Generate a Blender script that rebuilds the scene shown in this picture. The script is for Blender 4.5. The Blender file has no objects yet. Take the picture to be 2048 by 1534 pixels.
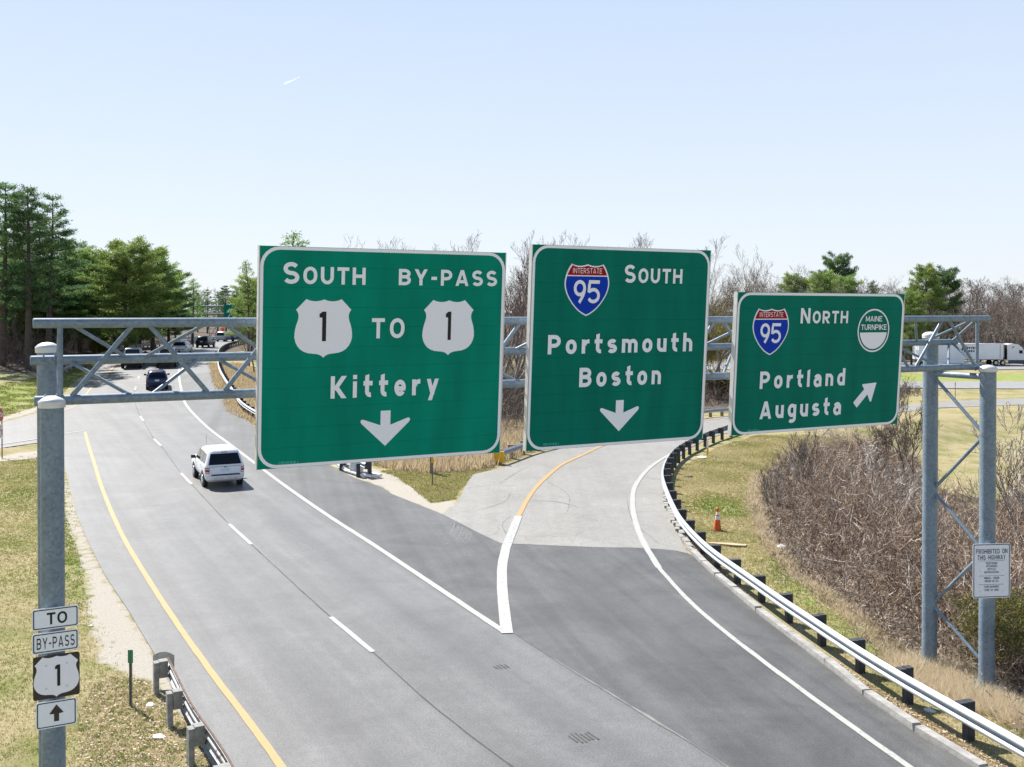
import bpy, bmesh, math, random
import numpy as np
from mathutils import Matrix, Vector
from mathutils.geometry import delaunay_2d_cdt

C = bpy.context.scene.collection
scene = bpy.context.scene
R = np.random.default_rng(7)
random.seed(7)

# ================= camera, sky, sun, exposure =================
CAM_H = 7.9
cam_d = bpy.data.cameras.new('camera'); cam = bpy.data.objects.new('camera', cam_d); C.objects.link(cam)
cam.location = (0, 0, CAM_H); cam.rotation_euler = (math.radians(90-.6), 0, 0)
cam_d.sensor_width = 36; cam_d.lens = 36*1994.36/2048; cam_d.shift_y = -(767-643.6)/2048
cam_d.clip_start = .2; cam_d.clip_end = 9000
scene.camera = cam
SUN_EL, SUN_AZ = math.radians(48), math.atan2(-.68, .733)     # azimuth from +Y towards +X
sun_dir = Vector((math.sin(SUN_AZ)*math.cos(SUN_EL), math.cos(SUN_AZ)*math.cos(SUN_EL), math.sin(SUN_EL)))
sun_d = bpy.data.lights.new('sun', 'SUN'); sun = bpy.data.objects.new('sun', sun_d); C.objects.link(sun)
sun_d.energy = 5.0; sun_d.angle = math.radians(.5); sun_d.color = (1, .96, .90)
sun.rotation_euler = sun_dir.to_track_quat('Z', 'Y').to_euler(); sun.location = (-40, 50, 80)
world = bpy.data.worlds.new('World'); scene.world = world; world.use_nodes = True
wn, wl = world.node_tree.nodes, world.node_tree.links
wn.clear()
w_out = wn.new('ShaderNodeOutputWorld'); w_bg = wn.new('ShaderNodeBackground'); w_bg.inputs[1].default_value = .056
sky = wn.new('ShaderNodeTexSky'); sky.sky_type = 'NISHITA'; sky.sun_disc = False
sky.sun_elevation = SUN_EL; sky.sun_rotation = SUN_AZ; sky.altitude = 30; sky.air_density = 1.0; sky.dust_density = .4; sky.ozone_density = 2.0
# faint low cumulus streaks above the horizon, all the way round
w_tc = wn.new('ShaderNodeTexCoord'); w_map = wn.new('ShaderNodeMapping'); w_map.inputs['Scale'].default_value = (5, 5, 26)
w_noise = wn.new('ShaderNodeTexNoise'); w_noise.inputs['Scale'].default_value = 1.1; w_noise.inputs['Detail'].default_value = 5
w_ramp = wn.new('ShaderNodeValToRGB'); w_ramp.color_ramp.elements[0].position = .56; w_ramp.color_ramp.elements[1].position = .74
w_sep = wn.new('ShaderNodeSeparateXYZ'); w_band = wn.new('ShaderNodeMapRange')
w_band.inputs[1].default_value = .085; w_band.inputs[2].default_value = .035; w_band.inputs[3].default_value = 0; w_band.inputs[4].default_value = .5
w_mul = wn.new('ShaderNodeMath'); w_mul.operation = 'MULTIPLY'
w_mix = wn.new('ShaderNodeMixRGB'); w_mix.inputs[2].default_value = (8.2, 8.4, 8.6, 1)
wl.new(w_tc.outputs['Generated'], w_map.inputs[0]); wl.new(w_map.outputs[0], w_noise.inputs[0]); wl.new(w_noise.outputs[0], w_ramp.inputs[0])
wl.new(w_tc.outputs['Generated'], w_sep.inputs[0]); wl.new(w_sep.outputs[2], w_band.inputs[0])
wl.new(w_ramp.outputs[0], w_mul.inputs[0]); wl.new(w_band.outputs[0], w_mul.inputs[1]); wl.new(w_mul.outputs[0], w_mix.inputs[0])
# spring haze: the clear-sky model evened out with a pale gradient that only depends on height
w_hr = wn.new('ShaderNodeValToRGB'); _e = w_hr.color_ramp.elements; _e[0].position = 0; _e[0].color = (.86, .91, .97, 1); _e[1].position = 1; _e[1].color = (.05, .12, .30, 1)
_e.new(.10).color = (.79, .87, .97, 1); _e.new(.31).color = (.62, .75, .96, 1); _e.new(.55).color = (.22, .36, .62, 1)
w_sc = wn.new('ShaderNodeMixRGB'); w_sc.blend_type = 'MULTIPLY'; w_sc.inputs[0].default_value = 1; w_sc.inputs[2].default_value = (10, 10, 10, 1)
w_even = wn.new('ShaderNodeMixRGB'); w_even.inputs[0].default_value = .86
wl.new(w_sep.outputs[2], w_hr.inputs[0]); wl.new(w_hr.outputs[0], w_sc.inputs[1]); wl.new(sky.outputs[0], w_even.inputs[1]); wl.new(w_sc.outputs[0], w_even.inputs[2])
wl.new(w_even.outputs[0], w_mix.inputs[1]); wl.new(w_mix.outputs[0], w_bg.inputs[0]); wl.new(w_bg.outputs[0], w_out.inputs[0])
vs = scene.view_settings; vs.view_transform = 'Standard'; vs.look = 'None'; vs.gamma = 1; vs.exposure = .96; vs.use_curve_mapping = False

# ================= helpers =================
class MB:
    """collects quads / triangles for ONE mesh object"""
    def __init__(s): s.v = []; s.f = []; s.n = 0
    def add(s, verts, faces):
        s.v.extend([tuple(map(float, p)) for p in verts]); s.f.extend([tuple(i+s.n for i in f) for f in faces]); s.n += len(verts); return s
    def box(s, c, size, rz=0, M=None, taper=1.0):
        hx, hy, hz = size[0]/2, size[1]/2, size[2]/2
        P = [Vector((x*hx*(taper if z > 0 else 1), y*hy*(taper if z > 0 else 1), z*hz)) for x in (-1, 1) for y in (-1, 1) for z in (-1, 1)]
        m = M if M is not None else Matrix.Rotation(rz, 3, 'Z')
        P = [m @ p + Vector(c) for p in P]
        for f in ((0, 1, 3, 2), (4, 6, 7, 5), (0, 4, 5, 1), (2, 3, 7, 6), (0, 2, 6, 4), (1, 5, 7, 3)):
            s.add([P[i] for i in f], [(0, 1, 2, 3)])
        return s
    def cyl(s, a, b, r0, r1=None, n=12, caps=True):
        r1 = r0 if r1 is None else r1
        a, b = Vector(a), Vector(b); d = (b-a).normalized(); u = d.orthogonal().normalized(); w = d.cross(u)
        ra = [a+(u*math.cos(t)+w*math.sin(t))*r0 for t in np.linspace(0, 2*math.pi, n, endpoint=False)]
        rb = [b+(u*math.cos(t)+w*math.sin(t))*r1 for t in np.linspace(0, 2*math.pi, n, endpoint=False)]
        s.add(ra+rb, [(i, (i+1) % n, n+(i+1) % n, n+i) for i in range(n)])
        if caps:
            s.add(ra, [tuple(range(n))[::-1]]); s.add(rb, [tuple(range(n))])
        return s
    def lathe(s, c, prof, n=20):
        V = []
        for r, z in prof:
            V += [(c[0]+r*math.cos(t), c[1]+r*math.sin(t), c[2]+z) for t in np.linspace(0, 2*math.pi, n, endpoint=False)]
        F = [(k*n+i, k*n+(i+1) % n, (k+1)*n+(i+1) % n, (k+1)*n+i) for k in range(len(prof)-1) for i in range(n)]
        return s.add(V, F)
    def poly(s, pts, z):
        return s.add([(x, y, z) for x, y in pts], [tuple(range(len(pts)))])
    def build(s, name, mat, parent=None, smooth=False):
        return mesh_obj(name, s.v, s.f, mat, parent, smooth)

def mesh_obj(name, v, f, mat, parent=None, smooth=False, attrs=None):
    me = bpy.data.meshes.new(name); me.from_pydata(v, [], f); me.materials.append(mat)
    if smooth: me.polygons.foreach_set('use_smooth', [True]*len(me.polygons))
    for k, a in (attrs or {}).items():
        at = me.attributes.new(k, 'FLOAT', 'POINT'); at.data.foreach_set('value', np.asarray(a, np.float32))
    me.update()
    o = bpy.data.objects.new(name, me); C.objects.link(o)
    if parent is not None: o.parent = parent
    return o
def soup(name, V, k, mat, parent=None, attrs=None):
    """fast mesh of separate faces: V (n*k,3), k verts per face"""
    V = np.asarray(V, np.float32); n = len(V)//k
    me = bpy.data.meshes.new(name); me.vertices.add(n*k); me.vertices.foreach_set('co', V.ravel())
    me.loops.add(n*k); me.loops.foreach_set('vertex_index', np.arange(n*k, dtype=np.int32))
    me.polygons.add(n); me.polygons.foreach_set('loop_start', np.arange(0, n*k, k, dtype=np.int32))
    me.materials.append(mat)
    for kk, a in (attrs or {}).items():
        at = me.attributes.new(kk, 'FLOAT', 'POINT'); at.data.foreach_set('value', np.asarray(a, np.float32))
    me.update(calc_edges=True); me.validate()
    o = bpy.data.objects.new(name, me); C.objects.link(o)
    if parent is not None: o.parent = parent
    return o
def tag(o, label=None, cat=None, group=None, kind=None):
    if label: o['label'] = label
    if cat: o['category'] = cat
    if group: o['group'] = group
    if kind: o['kind'] = kind
    return o
def thing(name, label, cat, loc=(0, 0, 0), rz=0, group=None):
    o = bpy.data.objects.new(name, None); C.objects.link(o); o.location = loc; o.rotation_euler = (0, 0, rz); o.empty_display_size = .3
    return tag(o, label, cat, group)
def dup(root, loc, rz=0, sc=None, label=None, group=None):
    def cp(o, par):
        c = o.copy(); C.objects.link(c)
        if par is not None: c.parent = par
        for ch in KIDS.get(o.name, []): cp(ch, c)
        return c
    r = cp(root, None); r.location = loc; r.rotation_euler = (0, 0, rz)
    if sc is not None: r.scale = sc
    if label: r['label'] = label
    if group: r['group'] = group
    return r
KIDS = {}
def remember(root):
    """note a prototype's children so that copies need no scene search"""
    for o in bpy.data.objects:
        if o.parent is not None: KIDS.setdefault(o.parent.name, [])
    def walk(o):
        ks = [c for c in bpy.data.objects if c.parent == o]; KIDS[o.name] = ks
        for c in ks: walk(c)
    walk(root)

def mat(name, col, rough=.7, metal=0., var=0., scale=6., col2=None, spec=None, bump=0., bscale=40., coord='Object', emit=None, tint=None, detail=4, objvar=0, stretch=None):
    m = bpy.data.materials.new(name); m.use_nodes = True; n, l = m.node_tree.nodes, m.node_tree.links
    b = n['Principled BSDF']; b.inputs['Roughness'].default_value = rough; b.inputs['Metallic'].default_value = metal
    if spec is not None: b.inputs['Specular IOR Level'].default_value = spec
    c4 = lambda c: (*c, 1)
    tc = n.new('ShaderNodeTexCoord')
    if tint:      # colour ramp over a per-vertex random value
        at = n.new('ShaderNodeAttribute'); at.attribute_name = 'tint'; rp = n.new('ShaderNodeValToRGB')
        rp.color_ramp.elements[0].color = c4(tint[0]); rp.color_ramp.elements[1].color = c4(tint[-1])
        for i, t in enumerate(tint[1:-1]): rp.color_ramp.elements.new((i+1)/(len(tint)-1)).color = c4(t)
        l.new(at.outputs['Fac'], rp.inputs[0]); out = rp.outputs[0]
    else:
        col2 = col2 or tuple(min(1, x*(1+var)) for x in col); lo = tuple(x*(1-var) for x in col) if col2 is None or var else col
        no = n.new('ShaderNodeTexNoise'); no.inputs['Scale'].default_value = scale; no.inputs['Detail'].default_value = detail
        if stretch: mp = n.new('ShaderNodeMapping'); mp.inputs['Scale'].default_value = stretch; l.new(tc.outputs[coord], mp.inputs[0]); l.new(mp.outputs[0], no.inputs[0])
        else: l.new(tc.outputs[coord], no.inputs[0])
        rp = n.new('ShaderNodeValToRGB'); rp.color_ramp.elements[0].position = .32; rp.color_ramp.elements[1].position = .68
        rp.color_ramp.elements[0].color = c4(lo); rp.color_ramp.elements[1].color = c4(col2)
        l.new(no.outputs[0], rp.inputs[0]); out = rp.outputs[0]
    if objvar:
        oi = n.new('ShaderNodeObjectInfo'); hs = n.new('ShaderNodeHueSaturation'); mr = n.new('ShaderNodeMapRange')
        mr.inputs[3].default_value = 1-objvar; mr.inputs[4].default_value = 1+objvar
        l.new(oi.outputs['Random'], mr.inputs[0]); l.new(mr.outputs[0], hs.inputs['Value']); l.new(out, hs.inputs['Color'])
        m2 = n.new('ShaderNodeMapRange'); m2.inputs[3].default_value = .5-objvar*.06; m2.inputs[4].default_value = .5+objvar*.06
        l.new(oi.outputs['Random'], m2.inputs[0]); l.new(m2.outputs[0], hs.inputs['Hue']); out = hs.outputs[0]
    l.new(out, b.inputs['Base Color'])
    if bump:
        nb = n.new('ShaderNodeTexNoise'); nb.inputs['Scale'].default_value = bscale; nb.inputs['Detail'].default_value = 3
        bp = n.new('ShaderNodeBump'); bp.inputs['Strength'].default_value = bump; bp.inputs['Distance'].default_value = .02
        l.new(tc.outputs[coord], nb.inputs[0]); l.new(nb.outputs[0], bp.inputs['Height']); l.new(bp.outputs[0], b.inputs['Normal'])
    if emit:
        b.inputs['Emission Color'].default_value = c4(emit[0]); b.inputs['Emission Strength'].default_value = emit[1]
    return m

# ---------- terrain heights (metres, road at the gantry = 0) ----------
_ty = np.arange(-150., 5200., 1.)
_tz = np.interp(_ty, [-150, 30, 36, 45, 56, 67, 78, 89, 98, 105, 121, 143, 165, 200, 300, 5000],
                [0, 0, .03, .17, .42, .62, .92, 1.35, 1.85, 2.3, 2.85, 3.0, 2.75, 2.5, 3.0, 3.0])
_k = np.exp(-.5*(np.arange(-9, 10)/3.)**2); _k /= _k.sum()
_tz[9:-9] = np.convolve(_tz, _k, 'same')[9:-9]
def _sm(a):
    a = np.clip(a, 0, 1); return a*a*(3-2*a)
def terrain(x, y):
    x = np.asarray(x, float); y = np.asarray(y, float)
    xb = np.interp(y, [0, 30, 45, 60, 80, 100, 122, 143, 160, 200, 300], [10, 3, -3, -10, -22, -30, -36, -41, -44, -48, -30])
    w = 1-_sm((x-xb-3)/15)
    rx = np.interp(y, [0, 16.5, 23.5, 29.7, 35, 41.5, 47.7, 54, 61, 70, 80, 95, 140], [12.5, 8.9, 7.4, 6.4, 6.2, 6.7, 7.65, 9.5, 13, 20, 30, 48, 90])
    base = -.9*_sm((y-62)/28)-.5*_sm((y-105)/60)+7.0*_sm((y-205)/150)*_sm((x-30)/90)
    dip = -1.3*_sm((x-rx-3.5)/9)*(1-_sm((y-70)/20))
    left = .9*_sm((-x-24-(y-40)*.35)/14)*_sm((y-60)/20)
    zr = np.interp(y, _ty, _tz)
    return w*(zr+left)+(1-w)*(base+dip)

tz = lambda x, y: float(terrain(x, y))

# ground plans in metres (x right, y forward of the camera)
PATHS = {
    'asphalt_left': [(-4.99,16.73),(-5.2,17.21),(-6.3,19.2),(-7.35,21.23),(-8.24,22.88),(-9.13,24.45),(-10.09,26.16),(-11.19,28.03),(-12.2,29.78),(-14.26,33.54),(-16.52,37.83),(-19.19,43.21),(-21.56,48.07),(-24.38,54.06),(-26.82,59.3),(-28.67,63.04),(-30.79,68.01),(-34.9,78.22),(-38.52,88.25),(-41.33,97.83),(-43.2,106.45),(-45.18,116.37),(-46.44,126.15),(-46.94,134.84),(-47.44,145.06)],
    'asphalt_right': [(8.55,14.41),(7.95,17.21),(7.59,18.25),(7.46,18.92),(7.23,20.06),(6.79,23.18),(6.62,24.26),(6.41,25.69),(6.14,28.28),(5.94,30.12),(5.8,32.07),(5.7,32.23),(5.39,32.59),(4.31,32.99),(2.61,33.09),(0.61,33.47),(-0.34,33.61),(-1.04,34.92),(-2.04,36.98),(-2.67,38.27),(-3.34,39.36),(-5.06,42.13),(-5.76,43.77),(-7.26,45.89),(-8.99,49.16),(-12.44,55.81),(-16.48,63.51),(-22.8,78.86),(-26.37,88.61),(-29.57,98.23),(-32.03,105.9),(-34.7,114.89),(-36.63,122.51),(-38.85,133.3),(-41.13,148.04)],
    'seam': [(5.73,12.97),(4.98,14.61),(3.63,17.32),(3.05,18.49),(2.35,19.86),(1.85,20.78),(0.95,22.45),(0.04,24.26)],
    'solid_white': [(-0.17,24.34),(-1.11,26.25),(-3.11,30.32),(-4.82,33.75),(-6.9,37.74),(-9.62,43.15),(-12.98,50.01),(-15.86,55.92),(-18.14,60.57),(-20.85,66.46),(-23.95,73.57),(-25.76,78.22),(-28.85,86.78),(-32.15,96.22),(-34.44,103.39),(-36.77,111.4),(-39.24,121.47),(-41.59,133.3)],
    'yellow_left': [(-3.58,16.38),(-4.02,17.21),(-5.19,19.29),(-6.63,21.79),(-8.75,25.61),(-11.21,30.18),(-14.0,35.53),(-17.78,43.21),(-21.41,50.89),(-23.92,56.18),(-26.06,60.79)],
    'yellow_far': [(-32.17,71.54),(-32.88,75.51),(-36.33,86.05),(-38.72,94.65),(-41.64,105.06),(-43.92,114.89),(-44.9,123.64),(-45.4,133.3)],
    'stop_line': [(-30.55,52.27),(-28.69,55.81),(-27.69,57.69),(-27.03,60.03),(-26.36,61.34)],
    'ramp_white': [(7.15,16.21),(6.83,17.3),(6.58,18.23),(6.07,20.4),(5.45,23.25),(5.13,24.92),(4.86,26.61),(4.68,28.28),(4.5,30.47),(4.46,33.2),(4.5,35.26),(4.67,38.1),(4.95,40.86),(5.43,43.98),(6.41,47.97),(7.68,52.0),(9.53,56.74),(11.46,60.69),(13.56,64.91)],
    'ramp_yellow': [(0.23,37.83),(0.34,38.62),(0.63,41.0),(1.05,43.59),(1.65,46.33),(2.47,49.65),(3.73,53.18),(5.39,58.08),(7.8,63.16),(10.87,68.52),(14.68,75.76),(17.62,79.58)],
    'gore_wide': [(-0.12,24.26),(-0.19,25.74),(-0.27,27.98),(-0.3,30.64),(-0.2,33.06),(0.04,35.69),(0.25,37.92)],
    'ramp_left': [(-2.67,38.27),(-2.59,38.8),(-2.23,40.31),(-2.02,44.69),(-1.86,46.76),(-1.29,47.54),(-0.58,48.35),(0.41,50.78),(2.09,54.71),(5.39,60.96),(9.38,67.71),(14.97,78.29),(18.32,82.75),(25.39,87.83),(32.6,90.72),(36.97,93.13),(41.56,96.73),(51.71,100.62),(68.79,107.44)],
    'ramp_right': [(62.29,97.27),(48.12,93.63),(38.98,90.72),(34.24,86.79),(27.87,82.13),(21.9,75.76),(16.18,67.71),(13.31,63.72),(11.52,60.22),(9.92,56.74),(8.42,51.76),(7.28,46.78),(6.85,44.84),(6.36,41.77),(6.04,38.4),(5.89,35.94),(5.78,33.83),(5.7,32.23)],
    'side_up': [(-38.59,53.23),(-36.06,58.69),(-33.39,64.95),(-33.53,69.87),(-34.09,74.47),(-35.18,78.86),(-36.08,83.21)],
    'side_lo': [(-25.03,57.69),(-25.64,56.92),(-27.05,56.36),(-28.06,54.57),(-30.83,50.15),(-33.02,45.52)],
    'upper_strip_a': [(16.91,122.08),(29.63,124.07),(45.76,125.63),(64.82,126.16),(93.43,126.16)],
    'upper_strip_b': [(83.32,112.49),(58.0,112.88),(41.41,113.67),(26.87,112.49),(15.47,111.73)],
    'hwy_a': [(6.71,176.1),(42.66,178.64),(92.66,180.38),(143.31,181.26)],
    'hwy_b': [(123.54,156.24),(81.03,157.72),(37.67,157.72),(5.96,156.24)],
    'dash': [((-3.21,22.94),(-4.66,25.57)),((-8.77,33.47),(-10.4,36.57)),((-14.28,44.34),(-15.63,47.02)),((-19.48,55.27),(-20.81,57.89)),((-24.4,65.95),(-25.59,68.53)),((-32.03,84.61),(-32.88,87.14)),((-34.85,92.92),(-35.55,95.04)),((-37.13,99.88),(-37.66,101.58))],
    'lane_seam': [(0.78,16.04),(-0.03,17.21),(-0.35,17.72),(-1.65,19.93),(-3.21,22.94),(-4.66,25.57),(-8.77,33.47),(-10.4,36.57),(-14.28,44.34),(-15.63,47.02),(-19.48,55.27),(-20.81,57.89),(-24.4,65.95),(-25.59,68.53),(-28.88,76.32),(-31.55,83.21),(-32.88,87.14)],
    'gravel_left': [(-5.84,19.2),(-7.22,21.23),(-8.22,22.88),(-10.09,26.16),(-12.2,29.78),(-14.26,33.54),(-16.52,37.83),(-19.19,43.21),(-21.56,48.07),(-24.76,54.92),(-29.96,48.74),(-27.99,45.52),(-25.72,50.01),(-24.72,51.49),(-24.48,54.06),(-19.0,42.13),(-16.71,37.4),(-14.89,33.9),(-13.36,30.94),(-11.99,28.18),(-11.01,25.86),(-10.1,24.07),(-9.34,22.52),(-8.47,21.73),(-7.55,21.0),(-6.73,19.68)],
    'gravel_side_up': [(-36.96,60.14),(-33.89,65.94),(-34.06,70.98),(-34.7,76.32),(-38.54,87.88),(-41.84,99.05),(-43.91,108.19),(-44.58,109.44),(-42.57,100.3),(-39.41,89.36),(-35.72,78.22),(-35.17,72.69),(-34.8,67.7),(-37.73,61.41)],
    'gravel_gore': [(-11.69,54.92),(-9.09,49.72),(-7.3,46.14),(-5.79,43.99),(-5.06,42.13),(-3.34,39.36),(-2.66,38.09),(-2.53,38.99),(-2.22,40.5),(-2.46,41.1),(-3.28,40.5),(-4.21,43.21),(-5.26,46.14),(-6.13,47.2),(-7.3,49.44),(-8.66,51.64),(-10.76,55.81)],
    'litter_left': [(-7.07,16.04),(-8.56,19.68),(-8.87,21.0),(-8.6,21.52),(-7.71,21.15),(-6.9,20.19),(-4.92,16.73)],
    'litter_rail': [(8.36,15.41),(8.0,17.32),(7.32,20.32),(6.84,23.36),(6.45,25.86),(5.98,30.35),(5.81,33.97),(6.1,38.76),(6.48,42.32),(6.83,42.34),(6.47,38.32),(6.42,35.39),(6.41,32.2),(6.62,26.52),(7.06,23.53),(7.62,20.86),(8.13,19.08),(8.79,16.21)],
    'lush_bank': [(-39.69,59.72),(-34.28,66.69),(-35.44,77.26),(-40.17,91.59),(-44.69,109.44),(-44.84,105.9),(-44.55,98.23),(-45.02,87.62),(-48.45,72.92)],
    'lush_post': [(-19.0,42.13),(-15.98,35.77),(-13.87,31.56),(-11.86,27.69),(-11.52,26.52),(-13.39,29.78),(-16.61,36.57)],
    'lush_verge': [(8.27,31.56),(8.62,29.78),(8.75,26.52),(9.05,24.45),(9.04,22.84),(8.33,22.2),(7.83,23.36),(7.56,26.08),(7.58,29.23)],
    'lush_far_strip': [(34.89,146.1),(95.35,148.94),(81.46,127.23),(30.13,126.16)],
    'lush_slope': [(7.21,39.75),(8.12,43.01),(8.78,43.06),(9.49,41.41),(9.18,38.4),(8.31,37.92),(7.72,38.81)],
    'thicket': [(14.65,54.43),(12.08,47.52),(10.03,40.91),(8.81,34.65),(8.43,29.89),(8.78,27.45),(8.81,24.45),(8.82,22.58),(9.04,21.89),(9.25,20.4),(9.61,19.56),(9.55,18.51),(9.52,15.41),(13.32,17.91),(38.01,51.26),(27.33,50.56),(21.95,46.68),(20.29,46.09),(22.53,54.31),(25.53,63.07),(21.15,62.32)],
    'gore_drygrass': [(-8.93,53.23),(-6.46,48.74),(-5.33,47.41),(-3.87,47.02),(-2.24,47.41),(-0.95,48.75),(0.97,53.83),(5.58,63.15),(7.82,68.94),(-0.85,70.19),(-8.7,65.62),(-12.38,64.23),(-12.71,59.72)],
    'base_drygrass': [(8.33,22.2),(9.29,22.35),(9.91,21.73),(10.12,20.59),(10.02,19.44),(9.55,18.51),(9.24,19.2),(8.79,19.93),(8.2,21.0)],
    'gore_grass': [(-6.29,47.41),(-5.26,46.14),(-3.28,40.5),(-2.35,41.1),(-2.31,42.66),(-2.02,44.69),(-1.91,46.38),(-0.94,48.07),(-2.27,48.07),(-3.89,47.28),(-5.35,47.54)],
    'brush_mid': [(-19.78,78.22),(-13.17,61.9),(-7.4,55.81),(-0.71,58.71),(10.85,78.29),(19.96,91.19),(38.52,98.92),(43.51,111.73),(24.44,111.73),(4.41,115.72),(-20.99,129.12),(-25.59,101.22)],
    'patch_a': [(3.89,32.92),(4.41,32.86),(4.58,31.87),(3.53,32.52)],
}
SPOTS = {'suv': (-12.88, 44.22), 'blue': (-30.4, 85.33), 'pick_a': (-38.67, 101.15), 'pick_b': (-35.34, 101.8), 'white': (-39.49, 118.74), 'black': (-41.9, 135.62), 'cone': (7.36, 35.64), 'mile_post': (-7.63, 19.88), 'gore_post': (-3.51, 43.99), 'wood_post': (-3.8, 46.89), 'thin_post': (-6.75, 46.64), 'yellow_marker': (10.68, 54.39), 'board': (7.22, 33.55), 'turn_post': (-26.47, 51.69), 'truck_rear': (68.56, 168.11), 'truck_front': (83.19, 168.87), 'litter_a': (8.94, 33.01), 'debris': (8.36, 46.91), 'field_marker': (44.76, 100.62)}


def inside(poly, x, y):
    poly = np.asarray(poly, float); x = np.asarray(x, float); y = np.asarray(y, float); r = np.zeros(x.shape, bool)
    x0, y0 = poly[:, 0], poly[:, 1]; x1, y1 = np.roll(x0, -1), np.roll(y0, -1)
    for a, b, c, d in zip(x0, y0, x1, y1):
        if b == d: continue
        r ^= ((b > y) != (d > y)) & (x < (c-a)*(y-b)/(d-b)+a)
    return r
def edge_dist(poly, x, y):
    poly = np.asarray(poly, float); d2 = np.full(np.shape(x), 1e9)
    for p, q in zip(poly, np.roll(poly, -1, 0)):
        e = q-p; L = (e**2).sum()+1e-9; t = np.clip(((x-p[0])*e[0]+(y-p[1])*e[1])/L, 0, 1)
        d2 = np.minimum(d2, (x-p[0]-t*e[0])**2+(y-p[1]-t*e[1])**2)
    return np.sqrt(d2)
def smooth_path(pts, step=.5):
    P = np.asarray(pts, float)
    if len(P) == 2:
        n = max(2, int(np.linalg.norm(P[1]-P[0])/step)+1); return P[0]+(P[1]-P[0])*np.linspace(0, 1, n)[:, None]
    Q = np.vstack([2*P[0]-P[1], P, 2*P[-1]-P[-2]]); out = []
    for i in range(1, len(Q)-2):
        n = max(2, int(np.linalg.norm(Q[i+1]-Q[i])/step)); t = np.linspace(0, 1, n, endpoint=False)[:, None]
        a, b, c, d = Q[i-1], Q[i], Q[i+1], Q[i+2]
        out.append(.5*(2*b+(c-a)*t+(2*a-5*b+4*c-d)*t**2+(3*b-a-3*c+d)*t**3))
    out.append(P[-1:]); S = np.vstack(out)
    L = np.r_[0, np.cumsum(np.linalg.norm(np.diff(S, axis=0), axis=1))]; k = max(2, int(L[-1]/step)+1); s = np.linspace(0, L[-1], k)
    return np.stack([np.interp(s, L, S[:, 0]), np.interp(s, L, S[:, 1])], 1)
def path_normals(P):
    d = np.gradient(P, axis=0); d /= np.linalg.norm(d, axis=1)[:, None]+1e-9
    return d, np.stack([-d[:, 1], d[:, 0]], 1)
def ribbon(name, pts, width, dz, m, parent=None, step=.5, w_end=None, smooth=True, ragged=0):
    P = smooth_path(pts, step) if smooth else np.asarray(pts, float)
    _, nn = path_normals(P); w = np.full(len(P), width/2.) if w_end is None else np.linspace(width/2., w_end/2., len(P))
    ra = 1+ragged*R.normal(size=(2, len(P)))
    A, B = P+nn*(w*ra[0])[:, None], P-nn*(w*ra[1])[:, None]; V = np.vstack([A, B]); n = len(P)
    Z = terrain(V[:, 0], V[:, 1])+dz
    return mesh_obj(name, [(a, b, c) for (a, b), c in zip(V.tolist(), Z.tolist())], [(n+i, n+i+1, i+1, i) for i in range(n-1)], m, parent)
def sheet(name, poly, dz, m, step0=.9, parent=None):
    P = np.asarray(poly, float); Q = []
    for a, b in zip(P, np.roll(P, -1, 0)):
        st = max(step0*.7, (a[1]+b[1])/2/50); n = max(1, int(np.linalg.norm(b-a)/st)); Q += [a+(b-a)*t for t in np.arange(n)/n]
    Q = np.array(Q); ys = []; y = Q[:, 1].min()+.3
    while y < Q[:, 1].max(): ys.append(y); y += max(step0, y/45)
    G = []
    for y in ys:
        st = max(step0, y/45); xs = np.arange(Q[:, 0].min(), Q[:, 0].max(), st)+R.random()*st*.5; G.append(np.stack([xs, np.full_like(xs, y)], 1))
    G = np.vstack(G); k = inside(Q, G[:, 0], G[:, 1]); G = G[k]; G = G[edge_dist(Q, G[:, 0], G[:, 1]) > step0*.35]
    V2 = [Vector(p) for p in Q.tolist()]+[Vector(p) for p in G.tolist()]; n = len(Q)
    r = delaunay_2d_cdt(V2, [(i, (i+1) % n) for i in range(n)], [], 1, 1e-4)
    V = np.array([tuple(v) for v in r[0]]); Z = terrain(V[:, 0], V[:, 1])+dz
    F = [tuple(f) for f in r[2]]
    F = [f if ((V[f[1]][0]-V[f[0]][0])*(V[f[2]][1]-V[f[0]][1])-(V[f[1]][1]-V[f[0]][1])*(V[f[2]][0]-V[f[0]][0])) > 0 else f[::-1] for f in F]
    return mesh_obj(name, [(a, b, c) for (a, b), c in zip(V.tolist(), Z.tolist())], F, m, parent)

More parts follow.
